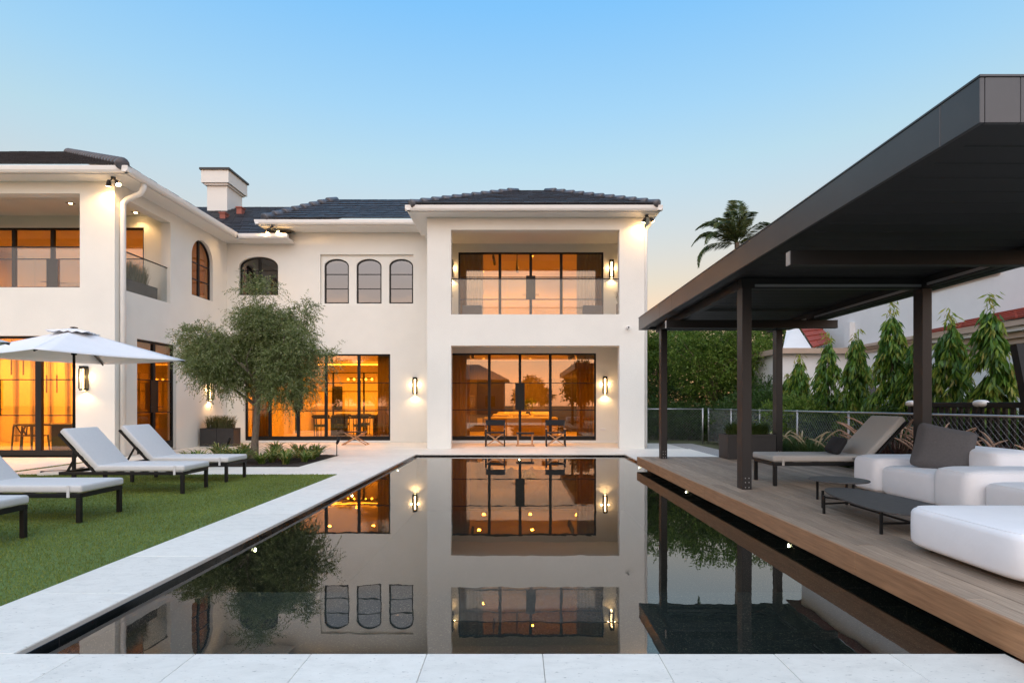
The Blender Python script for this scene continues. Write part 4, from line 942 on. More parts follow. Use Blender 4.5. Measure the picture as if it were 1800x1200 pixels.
# ------------------------------------------------------------------ inside the rooms
def curtain(x0, x1, y, z0, z1, label, mt='curtain'):
    n = max(16, int((x1-x0)/.018)); m = MB(); A = .035
    pts = [(x0+(x1-x0)*i/n, y+A*math.sin(i*.9)+.012*math.sin(i*.31)) for i in range(n+1)]
    for p in pts: m.v.append((p[0],p[1],z0)); m.v.append((p[0],p[1],z1))
    for i in range(n): m.f.append((2*i, 2*i+2, 2*i+3, 2*i+1))
    o = m.build('curtain', M[mt], None, True); s = o.modifiers.new('cloth','SOLIDIFY'); s.thickness = .005
    return tag(o, label, 'curtain', 'curtains behind the glass')
curtain(-2.45,-1.75,20.98,.11,3.40,'cream curtain behind the left end of the living room doors')
curtain(2.20,2.85,20.98,.11,3.40,'cream curtain behind the right end of the living room doors')
curtain(-2.3,-1.25,20.98,3.98,7.1,'grey curtain at the left of the upper loggia doors','curtaindark')
curtain(2.2,3.3,20.98,3.98,7.1,'grey curtain at the right of the upper loggia doors','curtaindark')
curtain(-9.9,-9.15,21.25,.10,3.38,'cream curtain behind the left end of the dining room doors')
curtain(-5.2,-4.65,21.25,.10,3.38,'cream curtain behind the right end of the dining room doors')
curtain(-7.15,-6.75,21.3,4.1,7.0,'grey blue curtain in the leftmost arched window of three','curtaindark')
curtain(-4.1,-3.75,21.3,4.1,7.0,'grey blue curtain in the rightmost arched window of three','curtaindark')
sfa = empty('living_sofa', (.12,22.4,.10)); tag(sfa, 'cream sofa seen from behind through the living room doors', 'sofa')
MB().rbox(-1.40,1.45,-.45,-.20,.05,.80,.07,3).build('backrest', M['cream'], sfa, True)
for i in range(3): MB().rbox(-1.15+.8*i+.01,-1.15+.8*(i+1)-.01,-.195,.45,.08,.46,.06,3).build('seat', M['cream'], sfa, True)
for i in range(3): MB().rbox(-1.10+.8*i+.01,-1.15+.8*(i+1)-.06,-.18,.06,.47,.92,.08,3).build('back_cushion', M['cream'], sfa, True)
for s in (-1.28, 1.33): MB().rbox(s-.11,s+.11,-.195,.5,.05,.62,.06,3).build('arm', M['cream'], sfa, True)
s2 = empty('cream_sofa', (.3,25.2,.10)); tag(s2, 'cream sofa facing the garden at the back of the living room', 'sofa')
MB().rbox(-1.2,1.2,-.4,.3,.06,.46,.08,3).build('seat', M['cream'], s2, True); MB().rbox(-1.2,1.2,.2,.5,.3,.95,.08,3).build('backrest', M['cream'], s2, True)
cst = empty('console_table', (-1.6,23.2,.10)); tag(cst, 'dark low table left of the living room sofa', 'table')
MB().rbox(-.5,.5,-.35,.35,.42,.46,.005,1).build('top', M['darkwood'], cst)
for a in (-.44,.44):
    for b_ in (-.29,.29): MB().bar((a,b_,0), (a,b_,.42), .04).build('leg', M['darkwood'], cst)
pf = MB().box(-1.62,-1.42,23.18,23.21,.565,.83).build('framed_picture', M['cream']); tag(pf, 'small pale picture frame on the dark living room table', 'picture')
vs = empty('flower_vase', (.45,23.6,.10)); tag(vs, 'dark vase of dried flowers behind the living room sofa', 'vase')
MB().tube([(0,0,0), (0,0,.75)], [.16,.16], 12).build('pedestal', M['darkwood'], vs); MB().tube([(0,0,.751),(0,0,.85),(0,0,.98),(0,0,1.02)], [.06,.12,.08,.05], 12).build('body', M['darkwood'], vs, True)
n = 160; Dv = unit(np.stack([nr.normal(0,.6,n), nr.normal(0,.6,n), np.ones(n)],1)); quads('flowers', leafquads(np.array([0,0,1.0])+Dv*nr.uniform(.1,.5,n)[:,None], Dv+nr.normal(0,.3,(n,3)), .14, .05), M['strap'], vs)
art = MB().rbox(-1.9,-.2,26.93,26.99,.9,2.5,.01,1).build('wall_panel_art', M['darkwood']); tag(art, 'dark panel hung on the back wall of the living room', 'picture')
ar2 = MB().rbox(1.5,2.9,26.8,26.99,.1,2.6,.01,1).build('tall_cabinet', M['darkwood']); tag(ar2, 'tall dark cabinet at the back right of the living room', 'cabinet')
def track(x, y, z, n, label, drop=.16):
    r = empty('track_light', (x,y,z)); tag(r, label, 'track light'); MB().box(-.02,.02,-.25,n*.4+.1,-.03,-.001).build('rail', M['black'], r)
    for i in range(n): MB().tube([(0,i*.4,-.03), (0,i*.4,-drop), (.02,i*.4-.03,-drop-.12)], [.012,.05,.05], 10).build('lamp_head', M['black'], r)
track(2.1,21.4,3.44,5,'row of black ceiling spots at the right of the living room'); track(-1.7,21.4,3.44,2,'black ceiling spots at the left of the living room'); track(-.9,21.6,7.15,3,'black ceiling spots left in the upper loggia room'); track(.0,21.8,7.15,2,'black ceiling spots near the middle of the upper room',.5)
# dining room
dt_ = empty('dining_table', (-6.6,24.0,.08)); tag(dt_, 'long dark dining table behind the glass doors', 'table')
MB().rbox(-1.75,1.75,-.55,.55,.72,.77,.01,1).build('top', M['darkwood'], dt_)
for s in (-.9,.9): MB().rbox(s-.3,s+.3,-.22,.22,0,.719,.01,1).build('pedestal', M['darkwood'], dt_)
def barrel(x, y, rz):
    r = empty('barrel_chair', (x,y,.08), rz); N = 12
    MB().tube([(0,0,.40),(0,0,.50)], [.25,.25], 14).build('seat', M['darkwood'], r)
    MB().tube([(.29*math.cos(R(a)), .29*math.sin(R(a)), .82) for a in range(0,181,15)], .075, 8).build('backrest', M['darkfabric'], r, True)
    for a in (20,70,110,160,225,315): MB().bar((.25*math.cos(R(a)),.25*math.sin(R(a)),0), (.27*math.cos(R(a)),.27*math.sin(R(a)),.80 if a < 190 else .40), .028).build('leg', M['darkwood'], r)
    return r
bc0 = None
for i, (x, y, rz) in enumerate([(-8.0,23.2,R(180)), (-7.2,23.2,R(180)), (-6.4,23.2,R(180)), (-5.6,23.2,R(180)), (-7.6,24.85,0), (-6.7,24.85,0), (-5.8,24.85,0), (-4.6,24.0,R(-90))]):
    if bc0 is None: bc0 = o = barrel(x,y,rz)
    else: o = copy_tree(bc0); o.location = (x,y,.08); o.rotation_euler = (0,0,rz)
    lab = 'dark round backed dining chair, %s along the near side of the table' % ORD[i] if i < 4 else ('dark round backed dining chair, %s along the far side of the table' % ORD[i-4] if i < 7 else 'dark round backed dining chair at the right head of the table')
    tag(o, lab, 'chair', 'chairs round the dining table')
chd = empty('chandelier', (-6.6,23.9,2.5)); tag(chd, 'small brass chandelier with lit globes over the dining table', 'chandelier')
MB().tube([(0,0,.94),(0,0,.0)], .01, 6).build('rod', M['black'], chd); MB().box(-.5,.5,-.012,.012,-.012,.012).build('bar', M['black'], chd)
for k in range(5): MB().cushion(-.5+.25*k-.05,-.5+.25*k+.05,-.05,.05,-.11,-.013,1.0,3,3).build('globe', M['glow'], chd, True)
scr = empty('steel_partition', (0,26.0,.08)); tag(scr, 'black steel framed glass partition inside the dining room', 'partition')
for x in (-10.1,-8.4,-7.0,-5.9,-5.3,-4.2,-3.3): MB().box(x-.035,x+.035,-.03,.03,0,2.75).build('upright', M['black'], scr)
for z in (1.0,1.9,2.75): MB().box(-10.2,-3.2,-.025,.025,z-.02,z+.02).build('rail', M['black'], scr)
for (x0,x1,lb) in ((-6.6,-5.6,'dark framed picture seen beyond the steel partition'), (-9.4,-8.9,'tall dark picture on the far dining room wall')):
    tag(MB().rbox(x0,x1,28.9,28.98,1.1,2.3,.01,1).build('picture', M['darkfabric']), lb, 'picture')
tag(MB().rbox(-10.0,-3.4,28.3,28.97,.08,1.0,.01,1).build('kitchen_counter', M['cream']), 'long pale kitchen counter at the back of the dining room', 'counter')
tag(MB().rbox(-4.9,-4.0,28.5,28.96,1.3,2.5,.01,1).build('wall_cabinet', M['cream']), 'pale wall cabinet right of the kitchen counter', 'cabinet')
for (x0,x1,y0,y1,z,lb) in ((-9.8,-3.5,27.8,27.9,3.30,'glowing cove strip along the dining room ceiling'), (-18,-12.2,20.2,20.3,3.40,'glowing cove strip along the left room ceiling'), (-16.5,-12.6,22.6,22.7,5.5,'glowing shelf light behind the left balcony doors')):
    tag(MB().box(x0,x1,y0,y1,z,z+.06).build('cove_light', M['glowsoft']), lb, 'cove light')
# left room: slatted wall, pendants, table and chairs
for i in range(11):
    x = -18.2+.62*i
    tag(MB().rbox(x-.2,x+.2,20.3,20.42,.06,3.2,.01,1).build('wall_slat', M['cream']), 'upright cream wall panel at the back of the left room', 'panel', 'upright wall panels in the left room')
for i, px_ in enumerate((20, 41, 82, 100)):
    Y = 17.6; x = PX(px_,Y); z = 1.75 if i > 1 else 2.3
    r = empty('pendant_lamp', (x,Y,3.49)); tag(r, 'slim black stick pendant, %s from the left behind the glass' % ORD[i], 'pendant lamp', 'stick pendants in the left room')
    MB().tube([(0,0,-.001),(0,0,z+.55-3.49)], .004, 6).build('cable', M['black'], r); MB().tube([(0,0,z+.55-3.49),(0,0,z-3.49)], .02, 8).build('tube', M['black'], r)
lt = empty('breakfast_table', (PX(110,17.0),17.0,.05)); tag(lt, 'dark square table behind the left glass doors', 'table')
MB().rbox(-1.1,.6,-.45,.45,.72,.77,.01,1).build('top', M['darkwood'], lt); MB().rbox(-.1,.5,-.3,.3,0,.719,.01,1).build('pedestal', M['darkwood'], lt)
def side_chair(x, y, rz, lb):
    r = empty('wooden_chair', (x,y,.05), rz); tag(r, lb, 'chair'); MB().rbox(-.24,.24,-.23,.23,.43,.46,.012,2).build('seat', M['darkwood'], r)
    for (a, b_, h) in ((-.22,-.2,.43), (.22,-.2,.43), (-.22,.2,.72), (.22,.2,.72)): MB().bar((a*1.15,b_*1.15,0), (a,b_,h), .035).build('leg', M['darkwood'], r)
    MB().tube([(.27*math.cos(R(a)),.05+.24*math.sin(R(a)),.73) for a in range(-10,191,20)], .02, 8).build('backrest', M['darkwood'], r, True)
    MB().bar((0,.22,.45), (-.12,.27,.72), .03).bar((0,.22,.45), (.12,.27,.72), .03).build('splat', M['darkwood'], r)
side_chair(PX(47,16.6),16.6,R(70),'dark wooden chair at the left of the glass door mullion'); side_chair(PX(82,16.8),16.4,R(160),'dark wooden chair right of the glass door mullion')
# bedside lamp seen in the triple windows, picture upstairs left
bl_ = empty('bedside_lamp', (-5.15,23.0,4.0)); tag(bl_, 'lit bedside lamp with box shade in the middle arched window', 'lamp')
MB().tube([(0,0,0),(0,0,1.02)], .04, 8).build('stem', M['darkwood'], bl_); MB().rbox(-.28,.28,-.2,.2,1.05,1.38,.01,1).build('lamp_shade', M['glowsoft'], bl_)
hb = MB().rbox(-6.6,-5.5,22.8,22.95,4.0,5.6,.03,2).build('headboard', M['charcoal']); tag(hb, 'grey headboard seen low in the arched windows', 'headboard')
tag(MB().rbox(-18.6,-14.9,22.88,22.98,4.0,6.3,.01,1).build('stone_panel', M['greystone']), 'mottled stone wall panel upstairs behind the left balcony', 'panel')

# ------------------------------------------------------------------ trees and plants
def limb(m, p0, p1, r0, r1, bend=.15, n=5, sides=8):
    p0, p1 = Vector(p0), Vector(p1); L = (p1-p0).length; off = Vector((rnd.uniform(-1,1), rnd.uniform(-1,1), rnd.uniform(0,.6)))*bend*L
    pts = [p0.lerp(p1,i/n)+off*math.sin(math.pi*i/n) for i in range(n+1)]; m.tube(pts, [r0+(r1-r0)*i/n for i in range(n+1)], sides); return pts
def sphere_pts(n, c, r, shell=.35):
    d = unit(nr.normal(size=(n,3))); rad = (nr.uniform(shell,1,n))**.6; return np.asarray(c)+d*rad[:,None]*np.asarray(r), d
def twigs(n, lobes, k, L, W, tl, droop, out=.8, up=.2, jit=.5, shell=.3):
    """leafy twigs in the lobes (cx,cy,cz,rx,ry,rz): leaves sit alternately along each twig"""
    vol = np.array([l[3]*l[4]*l[5] for l in lobes]); cnt = np.maximum(1, (n*vol/vol.sum()).astype(int)); out_ = []; segs = []
    for l, c in zip(lobes, cnt):
        P, d = sphere_pts(c, l[:3], l[3:], shell); D = unit(d*out + nr.normal(0,jit,(c,3)) + np.array([0,0,up])); TL = tl*nr.uniform(.6,1.25,c)
        for i in range(k):
            t = (i+.5)/k; p = P + D*(TL*t)[:,None]; p[:,2] -= droop*TL*t*t
            tang = D.copy(); tang[:,2] -= 2*droop*t; ld = unit(tang*.8 + nr.normal(0,.55,(c,3)))
            out_.append(leafquads(p, ld, L*nr.uniform(.7,1.25,c), W*nr.uniform(.75,1.2,c)))
    return np.concatenate(out_)
# olive tree in the bed
ol = empty('olive_tree', (-6.78,14.65,0)); tag(ol, 'small olive tree with a broad grey green crown in the bed', 'tree')
tr = MB(); tr.tube([(-.03,0,-.03),(.02,0,.15),(.03,.0,.5),(.07,0,.95),(.08,.02,1.35),(.10,.02,1.75)], [.13,.10,.085,.078,.075,.07], 10)
for (x,y,z) in ((-1.3,.2,2.3), (-.8,-.5,2.9), (.2,.3,3.7), (.9,-.3,3.1), (1.3,.3,2.2), (.1,-.9,2.4), (.0,.9,2.5), (-.3,.1,3.4)):
    pts = limb(tr, (.09,.02,rnd.uniform(1.3,1.75)), (x,y,z), .045, .012, .12)
    for q in range(3): limb(tr, pts[3], (x*1.25+rnd.uniform(-.4,.4), y*1.2+rnd.uniform(-.4,.4), z+rnd.uniform(-.1,.5)), .014, .004, .15, 4, 5)
tr.build('trunk', M['bark'], ol, True)
olob = []
for (x,y,z,r_,k) in ((-1.25,0,2.35,.75,4), (-.45,-.1,2.15,.8,4), (.5,0,2.1,.85,4), (1.3,.1,2.2,.7,4), (-1.0,0,2.9,.7,3), (-.65,0,2.6,.75,5), (-.2,0,2.9,.7,3), (.1,0,3.05,.85,4), (1.1,0,3.0,.7,4), (.0,0,3.75,.62,4), (.02,0,4.35,.42,4), (1.25,0,3.6,.5,3), (-1.5,.1,2.75,.35,2)):
    for q in range(k): olob.append((x+rnd.uniform(-.6,.6)*r_, y+rnd.uniform(-.8,.8)*r_, z+rnd.uniform(-.4,.45)*r_, r_*rnd.uniform(.42,.62), r_*rnd.uniform(.42,.62), r_*rnd.uniform(.26,.42)))
quads('crown', np.concatenate([twigs(8200, olob, 13, .078, .019, .40, .5, out=.8, up=.3, jit=.5), twigs(420, olob, 16, .07, .017, .66, .3, out=.9, up=.9, jit=.35, shell=.8)]), M['olive'], ol)
# strap leaved plants in the bed
def strap_plant(x, y, s, lab):
    r = empty('strap_plant', (x,y,0)); tag(r, lab, 'plant', 'strap leaved plants in the bed')
    tuft(44, .06, .56*s, .60*s, 'strap', 'leaves', r, droop=.5, w=.05)
spts = [(-8.0,15.1),(-7.5,14.3),(-7.75,13.5),(-7.2,15.2),(-6.95,13.9),(-6.4,15.2),(-6.2,14.3),(-6.45,13.4),(-5.9,13.2),(-5.75,14.7),(-5.6,13.9),(-5.25,15.1),(-5.2,14.3),(-5.35,13.3),(-7.3,13.1),(-6.8,12.98),(-5.5,14.85),(-6.0,13.75),(-7.0,14.55),(-5.15,13.7)]
spts.sort(key=lambda p: p[0]/p[1])
for i, (x, y) in enumerate(spts): strap_plant(x+rnd.uniform(-.08,.08), y+rnd.uniform(-.08,.08), rnd.uniform(.85,1.25), 'green and yellow strap leaved plant, %s from the left in the bed' % ORD[i])
# background broadleaf trees
def tree(x, y, trunk_h, lobes, n, lab, leaf='leaf', L=.11, W=.05, k=9, tl=.55, bark='bark2', group='trees beyond the fence', droop=.25, r0=.11, name='garden_tree'):
    r = empty(name, (x,y,-.05)); tag(r, lab, 'tree', group); m = MB(); top = (rnd.uniform(-.1,.1),0,trunk_h); limb(m, (0,0,0), top, r0, r0*.7, .04)
    for l in lobes:
        pts = limb(m, top, l[:3], r0*.55, .015, .12)
        for q in range(3): limb(m, pts[3], (l[0]+rnd.uniform(-.7,.7)*l[3], l[1]+rnd.uniform(-.7,.7)*l[4], l[2]+rnd.uniform(-.4,.7)*l[5]), .025, .006, .12, 4, 5)
    m.build('trunk', M[bark], r, True); quads('crown', twigs(n, lobes, k, L, W, tl, droop, out=.6, up=.15, jit=.6), M[leaf], r); return r
tree(8.3,24.0,1.5, [(0,0,3.0,1.4,1.3,.9),(-1.1,-.2,3.7,1.2,1.1,.7),(1.1,0,3.6,1.3,1.2,.8),(0,.2,4.4,1.5,1.3,.8),(-.4,0,2.4,1.2,1.1,.6)], 2600, 'feathery green tree with a pale trunk behind the fence gate')
tree(6.6,27.5,1.6, [(0,0,3.0,1.4,1.3,1.0),(-.9,0,4.0,1.3,1.2,.9),(1.0,0,4.2,1.4,1.2,.9),(0,0,5.0,1.2,1.2,.7),(-1.2,0,2.2,1.0,1,.8)], 2600, 'dense green tree next to the house corner beyond the fence')
tree(11.2,25.5,1.6, [(0,0,3.2,1.6,1.4,1.0),(-1.0,0,4.2,1.4,1.2,.8),(1.2,0,4.3,1.4,1.2,.8),(1.5,0,3.0,1.2,1.2,.9),(.2,0,5.0,1.2,1.2,.6)], 2600, 'layered green tree left of the red gable roof')
tree(9.4,31.0,2.0, [(0,0,3.5,2.2,1.6,1.5),(-2,0,3.2,1.8,1.6,1.4),(2.2,0,3.4,1.8,1.6,1.4),(0,0,5.0,2.0,1.6,.9)], 1500, 'dark tree mass behind the feathery tree', leaf='leafdark', L=.16, W=.08)
tree(4.9,33.0,2.0, [(0,0,3.0,2.0,1.6,1.6),(1.6,0,4.2,1.8,1.6,1.2),(-1.2,0,4.4,1.6,1.4,1.1)], 2200, 'dark tree right behind the house corner', leaf='leafdark', L=.16, W=.08)
# weeping columns behind the boundary fence
def weeping(x, y, h, w_, lab):
    r = empty('weeping_tree', (x,y,-.05)); tag(r, lab, 'tree', 'weeping columnar trees along the fence')
    m = MB().tube([(0,0,0),(0,0,h*.5),(.02,0,h*.97)], [.05,.035,.008], 7); m.build('trunk', M['bark2'], r, True)
    Ps, Ds, Ys = [], [], []
    for q in range(170):                                  # hanging branches, each with its own leaves
        t = rnd.random()**.9; z = h*(.06+.90*t); a = rnd.uniform(0,2*math.pi); Lr = w_*1.15*max(.03,1-t)**.42*rnd.uniform(.5,1.15); k = int(16+20*(1-t))
        ss = nr.random(k)**.55; P = np.stack([np.cos(a)*Lr*ss, np.sin(a)*Lr*ss, z+.16-.75*Lr*ss**2-rnd.uniform(0,.25)*ss], 1)+nr.normal(0,.025,(k,3))
        sd_ = nr.choice([-1,1],k); D = np.stack([np.cos(a)*.32-np.sin(a)*sd_*.28, np.sin(a)*.32+np.cos(a)*sd_*.28, np.full(k,-1.0)],1)+nr.normal(0,.16,(k,3))
        Ps.append(P); Ds.append(D); young = rnd.random() < .12+.45*t; Ys.append((ss > .72) & (nr.random(k) < .85) if young else np.zeros(k,bool))
    k = 30; zt = h*(1+.10*nr.random(k)); Ps.append(np.stack([nr.normal(0,.05,k), nr.normal(0,.05,k), zt],1)); Ds.append(np.stack([nr.normal(0,.5,k),nr.normal(0,.5,k),np.full(k,-.7)],1)); Ys.append(np.ones(k,bool))
    P, D, yo = np.concatenate(Ps), np.concatenate(Ds), np.concatenate(Ys).astype(bool)
    quads('crown', leafquads(P[~yo], D[~yo], nr.uniform(.17,.28,(~yo).sum()), .048, .15), M['ashoka'], r)
    quads('young_leaves', leafquads(P[yo], D[yo], nr.uniform(.13,.22,yo.sum()), .034, .15), M['ashoka_tip'], r)
WT = [(1743,9.95,3.10,.46),(1670,10.9,3.02,.50),(1612,11.8,2.75,.45),(1567,12.6,3.42,.58),(1505,13.9,3.02,.52),(1455,15.2,3.10,.55),(1405,16.8,2.7,.55),(1385,17.6,2.2,.5)]
for i, (px_, Y, h, w_) in enumerate(WT): weeping(PX(px_,Y), Y, h, w_, 'weeping columnar tree, %s from the right picture edge along the fence' % ORD[i])
# shrubs at the fence
def shrub(x, y, rx, ry, rz_, n, lab, leaf='leaf', L=.11, W=.035, k=7):
    r = empty('shrub', (x,y,-.05)); tag(r, lab, 'shrub', 'shrubs along the fence')
    m = MB()
    for q in range(7): limb(m, (rnd.uniform(-.08,.08),rnd.uniform(-.08,.08),0), (rnd.uniform(-.7,.7)*rx, rnd.uniform(-.7,.7)*ry, rz_*rnd.uniform(.9,1.7)), .02, .006, .12, 4, 5)
    m.build('stems', M['bark'], r)
    quads('foliage', twigs(n, [(0,0,rz_*.95,rx,ry,rz_)], k, L, W, .3, .2, out=.7, up=.4, jit=.5, shell=.2), M[leaf], r)
for i, (px_, Y, rx, rz_, n, leaf) in enumerate([(1385,16.2,.75,.85,900,'leaf'),(1420,15.0,.70,.75,900,'leaf'),(1520,13.4,.65,.66,800,'leaf'),(1575,12.0,.60,.70,800,'leafdark'),(1300,20.5,.9,.9,800,'leafdark'),(1345,18.5,.85,1.0,900,'leafdark'),(1212,23.3,1.0,.8,800,'leafdark'),(1160,23.5,1.0,.85,800,'leafdark'),(1260,22.8,.9,.75,700,'leafdark'),(1150,26.0,1.5,1.3,1300,'leafdark'),(1205,26.5,1.5,1.35,1300,'leafdark'),(1255,26.0,1.5,1.25,1300,'leafdark'),(1310,24.0,1.4,1.3,1300,'leafdark'),(1340,22.0,1.2,1.3,1200,'leafdark'),(1640,10.4,.55,.5,600,'leafdark'),(1790,9.2,.6,.55,600,'leafdark'),(1470,14.3,.6,.6,700,'leafdark')]):
    shrub(PX(px_,Y), Y, rx, rx*.8, rz_, n, '%s shrub near the fence, %s counted towards the gate and back' % ('dark leafy' if leaf == 'leafdark' else 'bright leafy', ORD[i]), leaf)
# palm beyond the pergola
pm = empty('palm_tree', (11.6,30.0,-.05)); tag(pm, 'coconut palm rising behind the pergola roof', 'palm')
MB().tube([(.6,0,0),(.4,0,2),(.1,0,5),(0,0,9.95)], [.22,.17,.15,.13], 10).build('trunk', M['bark'], pm, True)
def frond_mesh():
    L = 2.9; n = 110; V = []; pts = [(L*t*(1-.18*t*t), 0, .55*L*t*.9-.62*L*t*t*t) for t in np.linspace(0,1,12)]
    def pos(t): i = min(10,int(t*11)); f = t*11-i; return Vector(pts[i]).lerp(Vector(pts[i+1]),f), (Vector(pts[i+1])-Vector(pts[i])).normalized()
    P = []; D = []; LL = []
    for i in range(n):
        t = .08+.92*i/n; p, tg = pos(t)
        for s in (-1,1):
            P.append(p); D.append(tg*.75+Vector((0,s,-.35-.3*rnd.random()))); LL.append(.62*math.sin(math.pi*min(1,.18+.8*t))+.12)
    Q = leafquads(np.array([p[:] for p in P]), np.array([d[:] for d in D]), np.array(LL), .045, .1)
    o = quads('frond', Q, M['palm']); m = MB().tube(pts, [.03*(1-.85*i/11) for i in range(12)], 5); k = m.mesh('rachis', M['palm'])
    bm = bmesh.new(); bm.from_mesh(o.data); bm.from_mesh(k); bm.to_mesh(o.data); bm.free(); return o
f0 = frond_mesh(); f0.parent = pm
for i, (az, ti, sc1) in enumerate([(182,-22,1.0),(168,10,.95),(205,2,.9),(160,34,.95),(75,70,1.1),(190,30,.85),(220,20,.9),(90,82,1.1),(130,52,.9),(235,40,.9),(15,5,.9),(-20,-5,.9),(-50,15,.9),(280,40,.85),(45,48,.9)]):
    o = f0 if i == 0 else f0.copy()
    if i: col.objects.link(o)
    o.parent = pm; o.location = (0,0,9.9); o.rotation_euler = (0, R(-ti), R(az)); o.scale = (sc1*1.0,)*3
# fountain grasses by the deck
def fountain(x, y, mt, plume, lab, s=1.0, np_=9, lean=(0,0), bl=520):
    r = empty('fountain_grass', (x,y,-.03)); tag(r, lab, 'grass clump', 'fountain grass clumps by the deck')
    tuft(bl, .20*s, 1.25*s, .66*s, mt, 'blades', r, droop=.42, w=.015)
    for k in range(np_):
        a = rnd.uniform(0,2*math.pi); h = s*rnd.uniform(.85,1.2); o = s*rnd.uniform(.35,.75); dx, dy = math.cos(a)*o+lean[0], math.sin(a)*o+lean[1]
        pts = []
        for i in range(13): t = i/12; pts.append((dx*t**1.8, dy*t**1.8, h*(t*1.12-.22*t**4)))
        MB().tube(pts[:9], .004, 4).tube(pts[7:], [.005,.013,.017,.017,.013,.005], 7).build('plume', M[plume], r, True)
FG = [(6.55,6.9),(6.6,7.6),(6.5,8.4),(6.65,9.1),(6.55,9.8),(6.6,10.5)]
for i, (x, y) in enumerate(FG): fountain(x, y, 'grassp', 'plume', 'purple fountain grass clump behind the sofa, %s counted from the camera' % ORD[i], rnd.uniform(.95,1.2), 9, (-.1,-.05))
for i, (x, y) in enumerate([(6.45,11.4),(6.35,12.2),(6.5,13.0),(6.3,13.8),(6.45,14.6)]): fountain(x, y, 'grassg', 'plumepale', 'green fountain grass with pale plumes, %s clump beyond the purple ones' % ORD[i], rnd.uniform(.75,.95), 7, (-.15,-.1), bl=700)

# ------------------------------------------------------------------ fences
def chain_fence(pts, h, lab):
    r = empty('chain_link_fence', (pts[0][0],pts[0][1],0)); tag(r, lab, 'fence'); o = Vector((pts[0][0],pts[0][1],0)); wires = MB()
    for (x0,y0), (x1,y1) in zip(pts, pts[1:]):
        a, b_ = Vector((x0,y0,0))-o, Vector((x1,y1,0))-o; L = (b_-a).length; d = (b_-a)/L; n = max(1, round(L/2.4))
        MB().tube([a+Vector((0,0,h)), b_+Vector((0,0,h))], .021, 8).build('top_rail', M['steel'], r, True)
        for i in range(n+1): p = a.lerp(b_,i/n); MB().tube([p+Vector((0,0,-.06)), p+Vector((0,0,h+.03))], .03 if i in (0,n) else .024, 8).build('post', M['steel'], r, True)
        s = .105; H_ = h-.05; k = -H_
        while k < L:
            for sg in (1,-1):
                t0, t1 = max(0,k), min(L,k+H_)
                if t1-t0 > .01:
                    z0, z1 = t0-k, t1-k
                    if sg < 0: z0, z1 = H_-z0, H_-z1
                    wires.tube([a+d*t0+Vector((0,0,.03+z0)), a+d*t1+Vector((0,0,.03+z1))], .003, 3, False)
            k += s
    tag(wires.build('mesh', M['wire'], r), kind='stuff')
chain_fence([(4.06,21.0),(6.85,21.0)], 1.22, 'low chain link fence between the house and the gate post')
chain_fence([(7.1,21.1),(7.1,5.5)], 1.22, 'chain link boundary fence running behind the deck')
# black balustrade with wrapped posts behind the fence
br = empty('black_balustrade', (7.6,10.9,0)); tag(br, 'black slatted balustrade with white wrapped posts behind the fence', 'balustrade')
y0_, y1_ = PX(1,1), 0
for i in range(34): MB().box(.0-.02,.02,-5.0+.148*i-.03,-5.0+.148*i+.03,.1,1.34).build('baluster', M['black'], br)
MB().rbox(-.04,.04,-5.05,.05,1.341,1.43,.006,1).build('handrail', M['black'], br)
for y in (0,-1.62,-3.1,-4.7):
    p = MB().rbox(-.09,-.041,y-.05,y+.05,.0,1.40,.005,1).build('post', M['black'], br)
    MB().cushion(-.13,.05,y-.13,y+.11,1.35,1.47,.75,6,4).build('white_wrap', M['white'], p, True)
MB().bar((0,-2.75,.0), (0,-2.25,2.3), .12).build('leaning_post', M['black'], br)

# ------------------------------------------------------------------ neighbouring house
N = empty('neighbour_house', (13,18,0)); tag(N, 'white neighbouring house with red tiled roofs behind the trees', 'house'); N.location = (0,0,0)
wall('wall', 8, 26, -.05, 7.6, 13.0, 13.3, [(18.0,19.2,1.0,2.5),(20.6,21.6,1.0,2.5)], axis='x', mt='nwall', parent=N)
wall('wall', 8, 15.2, 3.4, 7.6, 14.6, 14.9, axis='x', mt='ntan', parent=N)
MB().box(13.301,20,25.7,26,-.05,7.6).build('wall', M['nwall'], N); MB().box(13.301,20,8,8.3,-.05,7.6).build('wall', M['nwall'], N)
for (y, ) in ((18.6,),(21.1,)):
    W_ = empty('window'); W_.parent = N; MB().box(13.04,13.08,y-.58,y+.58,1.02,2.48).build('pane', M['darkglass'], W_); MB().box(12.95,12.999,y-.72,y+.72,2.501,2.65).box(12.95,12.999,y-.72,y+.72,.85,.999).build('surround', M['ntan'], W_)
    MB().box(13.03,13.09,y-.03,y+.03,1.02,2.48).build('mullion', M['white'], W_)
for k, (z0,z1,d) in enumerate(((3.30,3.42,.06),(3.421,3.50,.14),(3.501,3.60,.24))): MB().box(13-d,12.999,15.5,24,z0,z1).build('cornice', M['ntan'], N)
for k, (z0,z1,d) in enumerate(((4.90,4.99,.05),(4.991,5.06,.11))): MB().box(13-d,12.999,15.3,18.4,z0,z1).build('cornice', M['ntan'], N)
MB().box(12.8,12.999,21.9,22.3,3.601,4.55).build('pilaster', M['nwall'], N)
MB().add([(12.5,7.5,7.62),(20.5,7.5,7.62),(20.5,26.5,7.62),(12.5,26.5,7.62),(16.5,11.5,9.4),(16.5,22.5,9.4)], [(0,1,4),(1,2,5,4),(2,3,5),(3,0,4,5),(3,2,1,0)]).build('main_roof', M['redtile'], N)
